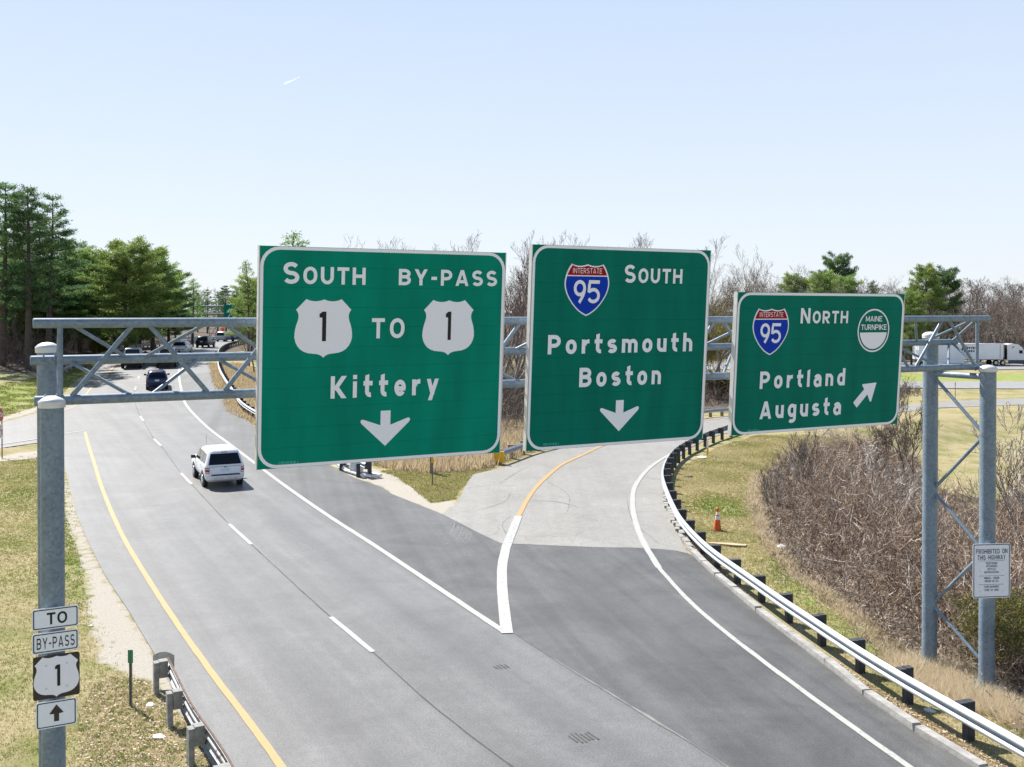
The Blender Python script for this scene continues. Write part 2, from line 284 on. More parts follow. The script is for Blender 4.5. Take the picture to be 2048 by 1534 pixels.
# ================= materials =================
def asphalt_mat(name, lo, hi, streak, rot, speck=.42, crack=0, warm=0):
    m = bpy.data.materials.new(name); m.use_nodes = True; n, l = m.node_tree.nodes, m.node_tree.links
    b = n['Principled BSDF']; b.inputs['Roughness'].default_value = .5; b.inputs['Specular IOR Level'].default_value = .6
    tc = n.new('ShaderNodeTexCoord')
    def noise(sc, det, rough=.5, mp=None, dist=0):
        no = n.new('ShaderNodeTexNoise'); no.inputs['Distortion'].default_value = dist; no.inputs['Scale'].default_value = sc; no.inputs['Detail'].default_value = det; no.inputs['Roughness'].default_value = rough
        if mp:
            # turn into the driving direction first, then stretch along it
            m0 = n.new('ShaderNodeMapping'); m0.inputs['Rotation'].default_value = (0, 0, mp[0]); l.new(tc.outputs['Object'], m0.inputs[0])
            m1 = n.new('ShaderNodeMapping'); m1.inputs['Scale'].default_value = mp[1]; l.new(m0.outputs[0], m1.inputs[0]); l.new(m1.outputs[0], no.inputs[0])
        else: l.new(tc.outputs['Object'], no.inputs[0])
        return no.outputs[0]
    blot = noise(.35, 6, .62, None, 1.2); strk = noise(1.0, 4, .6, (rot, (1.6, .035, 1))); fine = noise(30, 3, .75); mid = noise(4, 5, .65)
    def mix(fac, a, c, t='MIX', f=None):
        x = n.new('ShaderNodeMixRGB'); x.blend_type = t
        if f is None: l.new(fac, x.inputs[0])
        else: x.inputs[0].default_value = f
        for k, q in ((1, a), (2, c)):
            if isinstance(q, tuple): x.inputs[k].default_value = (*q, 1)
            else: l.new(q, x.inputs[k])
        return x.outputs[0]
    def ramp(v, a, c):
        r = n.new('ShaderNodeValToRGB'); r.color_ramp.elements[0].position = a; r.color_ramp.elements[1].position = c; l.new(v, r.inputs[0]); return r.outputs[0]
    base = mix(ramp(blot, .3, .7), lo, hi)
    s2 = mix(ramp(strk, .3, .7), (1-streak,)*3, (1+streak*.6,)*3)
    col = mix(None, base, s2, 'MULTIPLY', 1.0)
    f2 = mix(ramp(fine, .3, .7), (1-speck,)*3, (1+speck,)*3); col = mix(None, col, f2, 'MULTIPLY', 1.0)
    m2 = mix(ramp(mid, .3, .7), (.89,)*3, (1.08,)*3); col = mix(None, col, m2, 'MULTIPLY', 1.0)
    if crack:
        vo = n.new('ShaderNodeTexVoronoi'); vo.feature = 'DISTANCE_TO_EDGE'; vo.inputs['Scale'].default_value = crack
        wob = n.new('ShaderNodeTexNoise'); wob.inputs['Scale'].default_value = .9; wob.inputs['Detail'].default_value = 5
        ad = n.new('ShaderNodeMixRGB'); ad.blend_type = 'ADD'; ad.inputs[0].default_value = 1.6
        l.new(tc.outputs['Object'], wob.inputs[0]); l.new(tc.outputs['Object'], ad.inputs[1]); l.new(wob.outputs[1], ad.inputs[2]); l.new(ad.outputs[0], vo.inputs['Vector'])
        cr = ramp(vo.outputs['Distance'], .0, .012); gate = ramp(noise(.22, 3), .46, .58)
        dk = mix(cr, (.74, .72, .70), (1, 1, 1)); dk = mix(gate, (1, 1, 1), dk); col = mix(None, col, dk, 'MULTIPLY', 1.0)
    # traffic wear stored on the road mesh (0 where there is none)
    wa = n.new('ShaderNodeAttribute'); wa.attribute_name = 'wear'; w1 = n.new('ShaderNodeMath'); w1.operation = 'ADD'; w1.inputs[1].default_value = 1; l.new(wa.outputs['Fac'], w1.inputs[0]); wc = n.new('ShaderNodeCombineColor')
    for k in range(3): l.new(w1.outputs[0], wc.inputs[k])
    col = mix(None, col, wc.outputs[0], 'MULTIPLY', 1.0)
    l.new(col, b.inputs['Base Color'])
    bp = n.new('ShaderNodeBump'); bp.inputs['Strength'].default_value = .35; bp.inputs['Distance'].default_value = .01; l.new(fine, bp.inputs['Height']); l.new(bp.outputs[0], b.inputs['Normal'])
    return m
M_ROAD = asphalt_mat('worn_grey_asphalt', (.118, .116, .112), (.158, .156, .152), .20, math.radians(-28))
M_DARK = asphalt_mat('darker_asphalt', (.068, .067, .064), (.118, .116, .112), .30, math.radians(-14))
M_OLD = asphalt_mat('old_pale_asphalt', (.245, .232, .206), (.295, .282, .255), .08, math.radians(0), crack=.27)
M_FARROAD = asphalt_mat('pale_far_road', (.26, .255, .245), (.31, .305, .295), .08, math.radians(90))
def paint_mat(name, col, under, wear):
    m = bpy.data.materials.new(name); m.use_nodes = True; n, l = m.node_tree.nodes, m.node_tree.links
    b = n['Principled BSDF']; b.inputs['Roughness'].default_value = .65
    tc = n.new('ShaderNodeTexCoord'); no = n.new('ShaderNodeTexNoise'); no.inputs['Scale'].default_value = 9; no.inputs['Detail'].default_value = 6; no.inputs['Roughness'].default_value = .7
    r = n.new('ShaderNodeValToRGB'); r.color_ramp.elements[0].position = .30+wear*.1; r.color_ramp.elements[1].position = .42+wear*.12
    r.color_ramp.elements[0].color = (*under, 1); r.color_ramp.elements[1].color = (*col, 1)
    l.new(tc.outputs['Object'], no.inputs[0]); l.new(no.outputs[0], r.inputs[0]); l.new(r.outputs[0], b.inputs['Base Color']); return m
M_WHITE = paint_mat('white_road_paint', (.385, .38, .355), (.27, .27, .26), .45)
M_WORNWHITE = paint_mat('worn_white_road_paint', (.40, .40, .38), (.27, .27, .265), .9)
M_YELLOW = paint_mat('yellow_road_paint', (.43, .265, .105), (.32, .225, .11), .35)
M_SEAM = mat('dark_pavement_joint', (.092, .092, .094), .95, var=.2)
M_SEAMPALE = mat('pale_pavement_joint', (.19, .185, .175), .95, var=.25, scale=3)
M_SCRAPE = mat('pale_scrape', (.20, .195, .19), .95, var=.2, scale=6)
M_CRACK = mat('fine_crack', (.15, .145, .135), .95, var=.2, scale=6)
M_TYRE_MARK = mat('rubber_mark', (.088, .088, .088), .95, var=.2, scale=20)

def galv(name, lo, hi, metal=.55, rough=.5, rust=0):
    m = bpy.data.materials.new(name); m.use_nodes = True; n, l = m.node_tree.nodes, m.node_tree.links
    b = n['Principled BSDF']; b.inputs['Roughness'].default_value = rough; b.inputs['Metallic'].default_value = metal
    tc = n.new('ShaderNodeTexCoord'); vo = n.new('ShaderNodeTexVoronoi'); vo.inputs['Scale'].default_value = 26
    no = n.new('ShaderNodeTexNoise'); no.inputs['Scale'].default_value = 3; no.inputs['Detail'].default_value = 5
    a = n.new('ShaderNodeMixRGB'); a.inputs[0].default_value = .45
    l.new(tc.outputs['Object'], vo.inputs['Vector']); l.new(tc.outputs['Object'], no.inputs[0]); l.new(no.outputs[0], a.inputs[1]); l.new(vo.outputs['Color'], a.inputs[2])
    bw = n.new('ShaderNodeRGBToBW'); l.new(a.outputs[0], bw.inputs[0])
    r = n.new('ShaderNodeValToRGB'); r.color_ramp.elements[0].position = .25; r.color_ramp.elements[1].position = .75
    r.color_ramp.elements[0].color = (*lo, 1); r.color_ramp.elements[1].color = (*hi, 1); l.new(bw.outputs[0], r.inputs[0]); out = r.outputs[0]
    if rust:
        n2 = n.new('ShaderNodeTexNoise'); n2.inputs['Scale'].default_value = 5; n2.inputs['Detail'].default_value = 6; l.new(tc.outputs['Object'], n2.inputs[0])
        r2 = n.new('ShaderNodeValToRGB'); r2.color_ramp.elements[0].position = .62-rust*.3; r2.color_ramp.elements[1].position = .72-rust*.2; l.new(n2.outputs[0], r2.inputs[0])
        x = n.new('ShaderNodeMixRGB'); x.inputs[2].default_value = (.17, .09, .055, 1); l.new(r2.outputs[0], x.inputs[0]); l.new(out, x.inputs[1]); out = x.outputs[0]
    l.new(out, b.inputs['Base Color']); return m
M_GALV = galv('galvanised_steel', (.118, .168, .222), (.215, .277, .335), .10, .48)
M_RAIL = galv('guardrail_zinc', (.31, .34, .36), (.40, .43, .45), .35, .45)
M_OLDRAIL = galv('weathered_guardrail_zinc', (.34, .34, .33), (.46, .46, .44), .3, .6, rust=.25)
M_RUST = mat('rusty_steel', (.16, .10, .075), .85, var=.35, scale=14)
M_ALU = mat('mill_aluminium', (.62, .62, .62), .45, .35, var=.08, scale=8)
M_CAP = mat('pale_post_cap', (.62, .62, .60), .5, .25, var=.08, scale=9)
M_BLACKPOST = mat('tarred_timber_post', (.042, .046, .052), .8, var=.3, scale=10, bump=.3)
M_WOODPOST = mat('weathered_timber', (.24, .19, .135), .85, var=.25, scale=12, bump=.3)
M_GREYPOST = mat('weathered_grey_post', (.25, .25, .235), .8, var=.25, scale=10, bump=.3)
M_GREEN = mat('green_reflective_sheeting', (.0, .158, .112), .6, var=.12, scale=1.3, spec=.08, stretch=(2.2, .35, 1), detail=6)
M_GREEN_B = mat('green_reflective_sheeting_brighter', (.0, .220, .148), .6, var=.14, scale=1.3, spec=.08, stretch=(1.6, .35, 1), detail=6)
M_LEGEND = mat('white_reflective_legend', (.84, .85, .91), .5, var=.02, scale=30, spec=.2)
M_BLACK = mat('black_sheeting', (.012, .012, .013), .5, var=.1, spec=.3)
M_BLUE = mat('blue_shield_sheeting', (.002, .040, .42), .5, var=.05, spec=.1)
M_RED = mat('red_shield_sheeting', (.34, .004, .008), .5, var=.05, spec=.1)
M_TINY = mat('pale_green_stencil', (.10, .60, .52), .6)
M_SIGNWHITE = mat('white_sign_sheeting', (.80, .84, .90), .5, var=.03, scale=12, spec=.2)
M_CONCRETE = mat('granite_kerb', (.30, .292, .275), .85, var=.22, scale=5, bump=.4, bscale=30)
M_BASE = mat('concrete_footing', (.40, .39, .36), .9, var=.15, scale=6, bump=.4)
# ================= ground =================
def ground_mat():
    m = bpy.data.materials.new('verge_ground'); m.use_nodes = True; n, l = m.node_tree.nodes, m.node_tree.links
    b = n['Principled BSDF']; b.inputs['Roughness'].default_value = .95; b.inputs['Specular IOR Level'].default_value = .15
    tc = n.new('ShaderNodeTexCoord')
    def noise(sc, det=5, ro=.6):
        no = n.new('ShaderNodeTexNoise'); no.inputs['Scale'].default_value = sc; no.inputs['Detail'].default_value = det; no.inputs['Roughness'].default_value = ro
        l.new(tc.outputs['Object'], no.inputs[0]); return no.outputs[0]
    def ramp(v, stops):
        r = n.new('ShaderNodeValToRGB'); e = r.color_ramp.elements; e[0].position, e[1].position = stops[0][0], stops[-1][0]
        e[0].color = (*stops[0][1], 1); e[1].color = (*stops[-1][1], 1)
        for p, c in stops[1:-1]: e.new(p).color = (*c, 1)
        l.new(v, r.inputs[0]); return r.outputs[0]
    def mix(f, a, c):
        x = n.new('ShaderNodeMixRGB'); l.new(f, x.inputs[0]); l.new(a, x.inputs[1]); l.new(c, x.inputs[2]); return x.outputs[0]
    def mask(attr, sc, width=.16, amp=.9):
        at = n.new('ShaderNodeAttribute'); at.attribute_name = attr
        a = n.new('ShaderNodeMath'); a.operation = 'MULTIPLY_ADD'; l.new(noise(sc, 6, .7), a.inputs[0]); a.inputs[1].default_value = amp
        s = n.new('ShaderNodeMath'); s.operation = 'ADD'; l.new(at.outputs['Fac'], s.inputs[0]); a.inputs[2].default_value = -amp*.5; l.new(a.outputs[0], s.inputs[1])
        mr = n.new('ShaderNodeMapRange'); mr.inputs[1].default_value = .5-width; mr.inputs[2].default_value = .5+width; l.new(s.outputs[0], mr.inputs[0]); return mr.outputs[0]
    straw = ramp(noise(14), [(.3, (.25, .205, .105)), (.5, (.335, .28, .155)), (.7, (.42, .355, .225))])
    green = ramp(noise(9), [(.3, (.11, .135, .032)), (.55, (.185, .20, .055)), (.72, (.24, .245, .08))])
    grass = mix(ramp(noise(.55, 6, .65), [(.32, (0, 0, 0)), (.56, (1, 1, 1))]), green, straw)
    lush = ramp(noise(7), [(.3, (.14, .22, .028)), (.7, (.25, .34, .06))])
    grav = ramp(noise(22, 6, .75), [(.28, (.28, .25, .205)), (.5, (.40, .365, .31)), (.72, (.48, .445, .385))])
    lit = ramp(noise(19, 6, .75), [(.3, (.24, .17, .10)), (.5, (.38, .295, .185)), (.7, (.52, .43, .30))])
    tw = ramp(noise(12, 6, .7), [(.3, (.07, .055, .045)), (.7, (.155, .125, .095))])
    c = mix(mask('lush', 1.3, .22), grass, lush); c = mix(mask('litter', 1.6, .2), c, lit); c = mix(mask('twiggy', .9, .2), c, tw); c = mix(mask('gravel', 2.2, .09, 1.15), c, grav)
    l.new(c, b.inputs['Base Color'])
    bp = n.new('ShaderNodeBump'); bp.inputs['Strength'].default_value = .8; bp.inputs['Distance'].default_value = .06; l.new(noise(11, 6, .75), bp.inputs['Height']); l.new(bp.outputs[0], b.inputs['Normal'])
    return m
M_GROUND = ground_mat()
def axis(lo, hi, fine, out_lo, out_hi, grow=1.13):
    a = list(np.arange(lo, hi, fine)); s = fine
    while a[-1] < out_hi: s *= grow; a.append(a[-1]+s)
    s = fine; b = [a[0]]
    while b[-1] > out_lo: s *= grow; b.append(b[-1]-s)
    return np.array(b[::-1][:-1]+a)
xs, ys = axis(-32, 17, .25, -4200, 4200), axis(15, 64, .25, -200, 5000, 1.05)
GX, GY = np.meshgrid(xs, ys); gx, gy = GX.ravel(), GY.ravel()
def soft(poly, d=1.0):
    k = np.where(inside(poly, gx, gy), 1., -1.)*edge_dist(poly, gx, gy); return np.clip(.5+.5*k/d, 0, 1)
near = (gy > 10) & (gy < 260) & (np.abs(gx) < 160)
def masks(names, d=1.0):
    out = np.zeros(len(gx)); sel = np.where(near)[0]
    for nm in names:
        P = PATHS[nm]; k = np.where(inside(P, gx[sel], gy[sel]), 1., -1.)*edge_dist(P, gx[sel], gy[sel]); out[sel] = np.maximum(out[sel], np.clip(.5+.5*k/d, 0, 1))
    return out
PATHS['straw_verge'] = [(6.6, 31), (6.4, 38), (7.6, 46), (10, 53), (14, 60.5), (20, 66), (26, 66), (16, 56), (13, 49), (10.6, 41.5), (9.2, 35), (8.6, 31)]
PATHS['dry_main'] = [(-8, 50), (-12, 56.5), (-16.5, 64), (-20.3, 71), (-23, 79), (-27, 90), (-30, 99), (-32.3, 106), (-29, 106), (-24, 98), (-19, 78), (-12.6, 62.8), (-7.6, 57)]
m_gravel = masks(['gravel_left', 'gravel_side_up', 'gravel_gore'], .55)
m_lush = np.maximum(masks(['lush_bank', 'lush_far_strip'], 3)*.55, masks(['lush_verge', 'lush_post', 'lush_slope'], 1.2)*.62)
m_litter = np.maximum(np.maximum(masks(['litter_left'], 1.6)*.80, np.maximum(np.maximum(masks(['dry_main'], 2)*.34, masks(['gore_grass'], 1)*.42), masks(['straw_verge'], 2)*.40)), masks(['litter_rail'], .5))
m_twig = masks(['thicket', 'brush_mid'], 1.5); m_twig[(gy > 190)] = 1; m_twig[(gx < -48) & (gy > 100)] = 1; m_twig[(gx < -40-(105-gy)*.3) & (gy > 96)] = np.maximum(m_twig[(gx < -40-(105-gy)*.3) & (gy > 96)], .8)
nx, ny = len(xs), len(ys); ii = np.arange(nx*ny).reshape(ny, nx)
gf = np.stack([ii[:-1, :-1], ii[:-1, 1:], ii[1:, 1:], ii[1:, :-1]], -1).reshape(-1, 4)
gz = terrain(gx, gy); inr = (gy > 14) & (gy < 70) & (np.abs(gx) < 34)
bumps = .035*(np.sin(gx*1.7+1.3*np.sin(gy*.9))+np.sin(gy*2.1+gx*.6))
road_poly = np.array(PATHS['asphalt_left']+PATHS['asphalt_right'][::-1]); rp2 = np.array(PATHS['ramp_left']+PATHS['ramp_right']+PATHS['asphalt_right'][12:19])
def off_road(x, y): return ~(inside(road_poly, x, y) | inside(rp2, x, y) | inside(PATHS['side_up']+PATHS['side_lo'], x, y))
dist_r = np.minimum(edge_dist(road_poly, gx, gy), edge_dist(rp2, gx, gy)); orr = off_road(gx, gy)
gz = gz+np.where(inr & orr, bumps*np.clip(dist_r-.7, 0, 1), 0)-np.where(~orr & (dist_r > .6), .05, 0)
def gz_at(x, y):
    """ground surface incl. small bumps"""
    x = np.asarray(x, float); y = np.asarray(y, float)
    b = .035*(np.sin(x*1.7+1.3*np.sin(y*.9))+np.sin(y*2.1+x*.6)); d = np.minimum(edge_dist(road_poly, x, y), edge_dist(rp2, x, y))
    return terrain(x, y)+np.where(off_road(x, y), b*np.clip(d-.7, 0, 1), 0)
g_o = mesh_obj('ground', np.stack([gx, gy, gz], 1).tolist(), gf.tolist(), M_GROUND, None, True, dict(gravel=m_gravel, lush=m_lush, litter=m_litter, twiggy=m_twig)); tag(g_o, kind='structure')

# ================= roads =================
L_, R_ = PATHS['asphalt_left'], PATHS['asphalt_right']
RAMP = PATHS['ramp_left']+PATHS['ramp_right']+R_[12:19]
main_poly = [(9, -12), (2, 3)]+L_+[(-49, 160), (-51.5, 175), (-52, 190), (-48, 206), (-36, 224), (-30, 214), (-40, 200), (-44.5, 188), (-45, 175), (-43.5, 160)]+R_[::-1]+[(11.6, 2), (17, -12)]
road = tag(sheet('main_road', main_poly, .03, M_ROAD, .55), kind='structure')
# oil-darkened lane centres and polished wheel tracks, worn by the traffic along the two lanes
_n = len(road.data.vertices); _c = np.zeros(_n*3); road.data.vertices.foreach_get('co', _c); _c = _c.reshape(-1, 3)[:, :2]
_ls = smooth_path([(12.5, -8), (6.3, 5)]+PATHS['lane_seam'], .8); _ld, _ln = path_normals(_ls); _off = np.zeros(_n)
for i0 in range(0, _n, 4000):
    q = _c[i0:i0+4000]; d2 = ((q[:, None]-_ls[None])**2).sum(-1); j = d2.argmin(1); _off[i0:i0+4000] = ((q-_ls[j])*_ln[j]).sum(1)
_a = np.abs(np.abs(_off)-1.85); _w = (-.13*np.exp(-(_a/.42)**2)+.09*np.exp(-((_a-.92)/.38)**2))*(np.abs(_off) < 4.2)*np.clip(1-(_c[:, 1]-95)/30, 0, 1)
at = road.data.attributes.new('wear', 'FLOAT', 'POINT'); at.data.foreach_set('value', _w.astype(np.float32))
S_ = PATHS['seam']; W_ = PATHS['solid_white']
dark_poly = [(10.5, 4)]+S_+W_[1:14]+[p for p in R_[::-1] if p[1] < 99]+[(11.3, 4)]
sheet('darker_pavement', dark_poly, .036, M_DARK, parent=road)
ramp = tag(sheet('exit_ramp', RAMP, .028, M_OLD), kind='structure')
tag(sheet('side_road', PATHS['side_up']+PATHS['side_lo'], .02, M_ROAD), kind='structure')
tag(sheet('connector_road', PATHS['upper_strip_a']+PATHS['upper_strip_b'], .08, M_FARROAD, 2.5), kind='structure')
tag(sheet('highway', PATHS['hwy_a']+PATHS['hwy_b'], .1, M_FARROAD, 3), kind='structure')
DZ = .044
for a, b in PATHS['dash']: ribbon('lane_dash', [a, b], .13, DZ, M_WHITE, road, ragged=.05)
ribbon('edge_line', W_, .185, DZ, M_WHITE, road, ragged=.04)
ribbon('edge_line', PATHS['yellow_left'], .15, DZ, M_YELLOW, road, ragged=.05)
ribbon('edge_line', PATHS['yellow_far'], .14, DZ, M_YELLOW, road)
ribbon('stop_line', PATHS['stop_line'], .16, DZ, M_WHITE, road)
ribbon('edge_line', [(16, -4), (9.5, 10)]+PATHS['ramp_white'][:9], .135, DZ, M_WHITE, road, ragged=.05)
ribbon('edge_line', PATHS['ramp_white'][8:], .20, DZ, M_WHITE, ramp, ragged=.05)
ribbon('edge_line', PATHS['ramp_yellow'][:1]+PATHS['ramp_yellow'][1:], .19, DZ, M_YELLOW, ramp, ragged=.05)
ribbon('gore_line', PATHS['gore_wide'][:5], .30, DZ+.004, M_WHITE, road, ragged=.02); ribbon('gore_line', PATHS['gore_wide'][4:], .31, DZ+.002, M_WORNWHITE, ramp, ragged=.03)
ribbon('pavement_joint', PATHS['lane_seam'], .028, DZ-.004, M_SEAM, road, ragged=.4)
ribbon('pavement_joint', S_[:-1], .045, DZ-.004, M_SEAMPALE, road, ragged=.7)
ribbon('pavement_joint', [PATHS['asphalt_right'][k] for k in range(11, 17)], .05, DZ-.006, M_SEAM, road, ragged=.4)
def crack(pts, w=.018, par=ramp):
    P = smooth_path(pts, .25); P = P+np.cumsum(R.normal(0, .012, P.shape), 0)*.6; ribbon('pavement_crack', P.tolist(), w, DZ-.010, M_CRACK, par, smooth=False, ragged=.5)
crack([(-2.2, 38.6), (-1.2, 39.2), (-.35, 40.6), (-.1, 42.2)]); crack([(-.1, 34.5), (-.35, 36.5), (-.05, 37.9)]); crack([(-.55, 44.5), (.1, 46.8), (1.0, 49.6)])
crack([(.8, 40.8), (1.8, 40.6), (2.6, 39.6)], .035); crack([(-1.9, 43.5), (-.9, 44.1), (.2, 44.0)]); crack([(4.75, 41), (4.5, 37), (4.9, 33.6)], .02); crack([(1.6, 45), (2.4, 42), (2.2, 38.6)], .018)
# short rubber and scrape marks on the lanes
for cx, cy, n_, sp, ln in ((1.35, 18.35, 6, .085, .42), (-.2, 22.0, 4, .09, .22)):
    mb = MB()
    for k in range(n_):
        a = math.radians(118)+R.normal(0, .06); x0 = cx+(k-n_/2)*sp*.9; y0 = cy+(k-n_/2)*sp*.35
        mb.box((x0, y0, DZ+tz(x0, y0)-.004), (ln*(.7+.5*R.random()), .035 if n_ > 1 else .16, .001), a)
    tag(mb.build('rubber_mark', M_TYRE_MARK, road))
for k in range(11):
    x0 = -2.2+k*.075+R.normal(0, .03); y0 = 36.85-k*.155; ribbon('scrape_mark', [(x0, y0), (x0-.1, y0-1.2-R.random()*.8), (x0-.75, y0-2.4-R.random()*.5)], .025, DZ-.004, M_SCRAPE, road)

# ---- granite kerb: every stone its own piece
kerb_root = tag(thing('granite_kerb', None, None, (0, 0, 0)), kind='structure')
kp = smooth_path([(10.9, 6.5)]+[p for p in R_ if 13 < p[1] < 32.2][::1]+[(5.76, 33.8), (5.85, 35.9), (5.98, 38.4), (6.3, 41.8)], .05)
kd, kn = path_normals(kp); s = 0; kL = np.r_[0, np.cumsum(np.linalg.norm(np.diff(kp, axis=0), axis=1))]
while s < kL[-1]-.3:
    y_here = np.interp(s, kL, kp[:, 1]); ln = (1.35+R.random()*.7) if y_here < 32 else (.35+R.random()*.3)
    a, b = s, min(s+ln, kL[-1]); i, j = np.searchsorted(kL, a), min(np.searchsorted(kL, b), len(kp)-1)
    p, q = kp[i], kp[j]; d = q-p; ang = math.atan2(d[1], d[0]); side = np.array([d[1], -d[0]])/np.linalg.norm(d); far = y_here > 32
    wd = .19 if not far else .15+.05*R.random(); c = (p+q)/2+side*(wd/2+.02+(.05*R.normal() if far else .008*R.normal()))
    mb = MB().box((0, 0, 0), (np.linalg.norm(d)-.02-(.06*R.random() if far else 0), wd, .20), taper=.96)
    o = mb.build('kerb_stone', M_CONCRETE, kerb_root); o.location = (c[0], c[1], tz(*c)+.035+R.normal(0, .006)-(.02 if far else 0)); o.rotation_euler = (R.normal(0, .03), R.normal(0, .008), ang+R.normal(0, .012 if not far else .08))
    s += ln
# granite kerb is followed by a soil verge (part of the ground)

# ================= stroke lettering (highway alphabet) =================
def arc(cx, cy, rx, ry, a0, a1, n=10):
    t = np.radians(np.linspace(a0, a1, n)); return [(cx+rx*math.cos(k), cy+ry*math.sin(k)) for k in t]
def bez(p, c, q, n=9):
    return [((1-t)**2*p[0]+2*t*(1-t)*c[0]+t*t*q[0], (1-t)**2*p[1]+2*t*(1-t)*c[1]+t*t*q[1]) for t in np.linspace(0, 1, n)]
CAPW = dict(zip('ABCDEFGHIJKLMNOPQRSTUVWXYZ', (.86, .76, .74, .76, .66, .64, .76, .78, .2, .6, .8, .62, .92, .78, .80, .74, .80, .76, .74, .70, .76, .84, 1.02, .8, .82, .7)))
LOWW = dict(a=.62, b=.62, d=.64, e=.62, g=.64, h=.62, i=.2, k=.62, l=.2, m=.98, n=.62, o=.64, p=.62, r=.46, s=.60, t=.48, u=.62, y=.68)
NUMW = {'1': .36, '9': .68, '5': .68, '6': .66, '0': .66, '2': .66, '8': .66, '-': .42, ' ': .5, '.': .2, "'": .15, '"': .3, '/': .4}
def width_of(ch): return CAPW.get(ch) or LOWW.get(ch) or NUMW.get(ch, .6)
def diag(x0, y0, x1, y1, t):
    """straight leg whose ends are cut level"""
    L = math.hypot(x1-x0, y1-y0); h = t/2*L/abs(y1-y0); return ('p', [(x0-h, y0), (x0+h, y0), (x1+h, y1), (x1-h, y1)])
def glyph(ch, w, t):
    l, r, b, tp, c, m = t/2, w-t/2, t/2, 1-t/2, w/2, .5
    rx = (r-l)/2; S = lambda *p, closed=False: ('s', list(p), closed)
    xh = .74; xt = xh-t/2; ro = min(rx*1.12, .36)
    st = lambda x, y0=0, y1=1: S((x, y0), (x, y1))
    if ch == ' ': return []
    if ch in 'OQ0D' or ch == 'o' or ch == 'C' or ch == 'G' or ch == 'U' or ch == 'J':
        top, bot = (tp, b) if ch != 'o' else (xt+.01, b-.01)
        rr = min(ro, (top-bot)/2)
        if ch in 'OQ0o':
            P = arc(c, top-rr, rx, rr, 0, 180)+arc(c, bot+rr, rx, rr, 180, 360); g = [('s', P, True)]
            if ch == 'Q': g.append(S((c+.1, .28), (r+.06, -.02)))
            return g
        if ch == 'D': return [st(l), ('s', [(l+t*.5, tp), (c-.02, tp)]+arc(c-.02, tp-rr, rx+.02, rr, 90, 0)+arc(c-.02, b+rr, rx+.02, rr, 0, -90)+[(l+t*.5, b)], False)]
        if ch == 'C': return [('s', arc(c, tp-rr, rx, rr, 25, 180)+arc(c, b+rr, rx, rr, 180, 335), False)]
        if ch == 'G': return [('s', arc(c, tp-rr, rx, rr, 25, 180)+arc(c, b+rr, rx, rr, 180, 360)+[(r, .46)], False), S((c+.02, .46), (r-t*.5, .46))]
        if ch == 'U': return [('s', [(l, 1)]+arc(c, b+rr, rx, rr, 180, 360)+[(r, 1)], False)]
        if ch == 'J': return [('s', [(r, 1)]+arc(c, b+rr, rx, rr, 360, 190), False)]
    if ch == 'S' or ch == 's':
        top, bot = (tp, b) if ch == 'S' else (xt+.01, b-.01); mid = (top+bot)/2
        return [('s', arc(c, (top+mid)/2, rx*.94, (top-mid)/2, 28, 262, 14)+arc(c, (bot+mid)/2, rx, (mid-bot)/2, 80, -152, 14), False)]
    if ch == 'T': return [S((0, tp), (w, tp)), st(c, 0, 1-t)]
    if ch == 'H': return [st(l), st(r), S((t, m), (w-t, m))]
    if ch == 'I': return [st(c)]
    if ch == 'B':
        k1, k2 = (tp+.52)/2, (b+.52)/2
        return [st(l), ('s', [(t, tp), (c, tp)]+arc(c, k1, r-c-.03, tp-k1, 90, -90)+[(t, .52)], False), ('s', [(t, .52), (c, .52)]+arc(c, k2, r-c, .52-k2, 90, -90)+[(t, b)], False)]
    if ch in 'PR':
        k = (tp+.44)/2; g = [st(l), ('s', [(t, tp), (c, tp)]+arc(c, k, r-c, tp-k, 90, -90)+[(t, .44)], False)]
        if ch == 'R': g.append(diag(w-t*.55, 0, c, .44-t/2, t))
        return g
    if ch == 'A': return [diag(t*.5, 0, c-t*.05, 1, t*.95), diag(w-t*.5, 0, c+t*.05, 1, t*.95), S((w*.25, .27), (w*.75, .27))]
    if ch == 'V': return [diag(c, 0, t*.5, 1, t), diag(c, 0, w-t*.5, 1, t)]
    if ch == 'W': return [diag(w*.27, 0, t*.5, 1, t*.9), diag(w*.27, 0, c, 1, t*.9), diag(w*.73, 0, c, 1, t*.9), diag(w*.73, 0, w-t*.5, 1, t*.9)]
    if ch == 'X': return [diag(t*.55, 0, w-t*.55, 1, t), diag(w-t*.55, 0, t*.55, 1, t)]
    if ch == 'Y': return [st(c, 0, .45), diag(c, .42, t*.55, 1, t), diag(c, .42, w-t*.55, 1, t)]
    if ch == 'N': return [st(l), st(r), diag(r, 0, l, 1, t*.95)]
    if ch == 'M': return [st(l), st(r), diag(c, .1, l, 1, t*.9), diag(c, .1, r, 1, t*.9)]
    if ch in 'EF':
        g = [st(l), S((t, tp), (w, tp)), S((t, .52), (w*.9, .52))]
        if ch == 'E': g.append(S((t, b), (w, b)))
        return g
    if ch == 'L': return [st(l), S((t, b), (w, b))]
    if ch in 'Kk':
        x = 1 if ch == 'K' else xh
        return [st(l), diag(t*.9, .36, w-t*.55, x, t), diag(w-t*.55, 0, t*1.3, .52, t)]
    if ch == '-': return [S((.03, .45), (w-.03, .45))]
    if ch == '.': return [S((l, 0), (l, t))]
    if ch == '/': return [diag(t*.5, 0, w-t*.5, 1, t)]
    if ch in "'": return [S((c, .72), (c, 1))]
    if ch in '"': return [S((l, .72), (l, 1)), S((r, .72), (r, 1))]
    if ch == '1': return [st(r), ('p', [(0, .80), (0, .92), (r-t*.5+.002, 1), (r-t*.5+.002, .80)])]
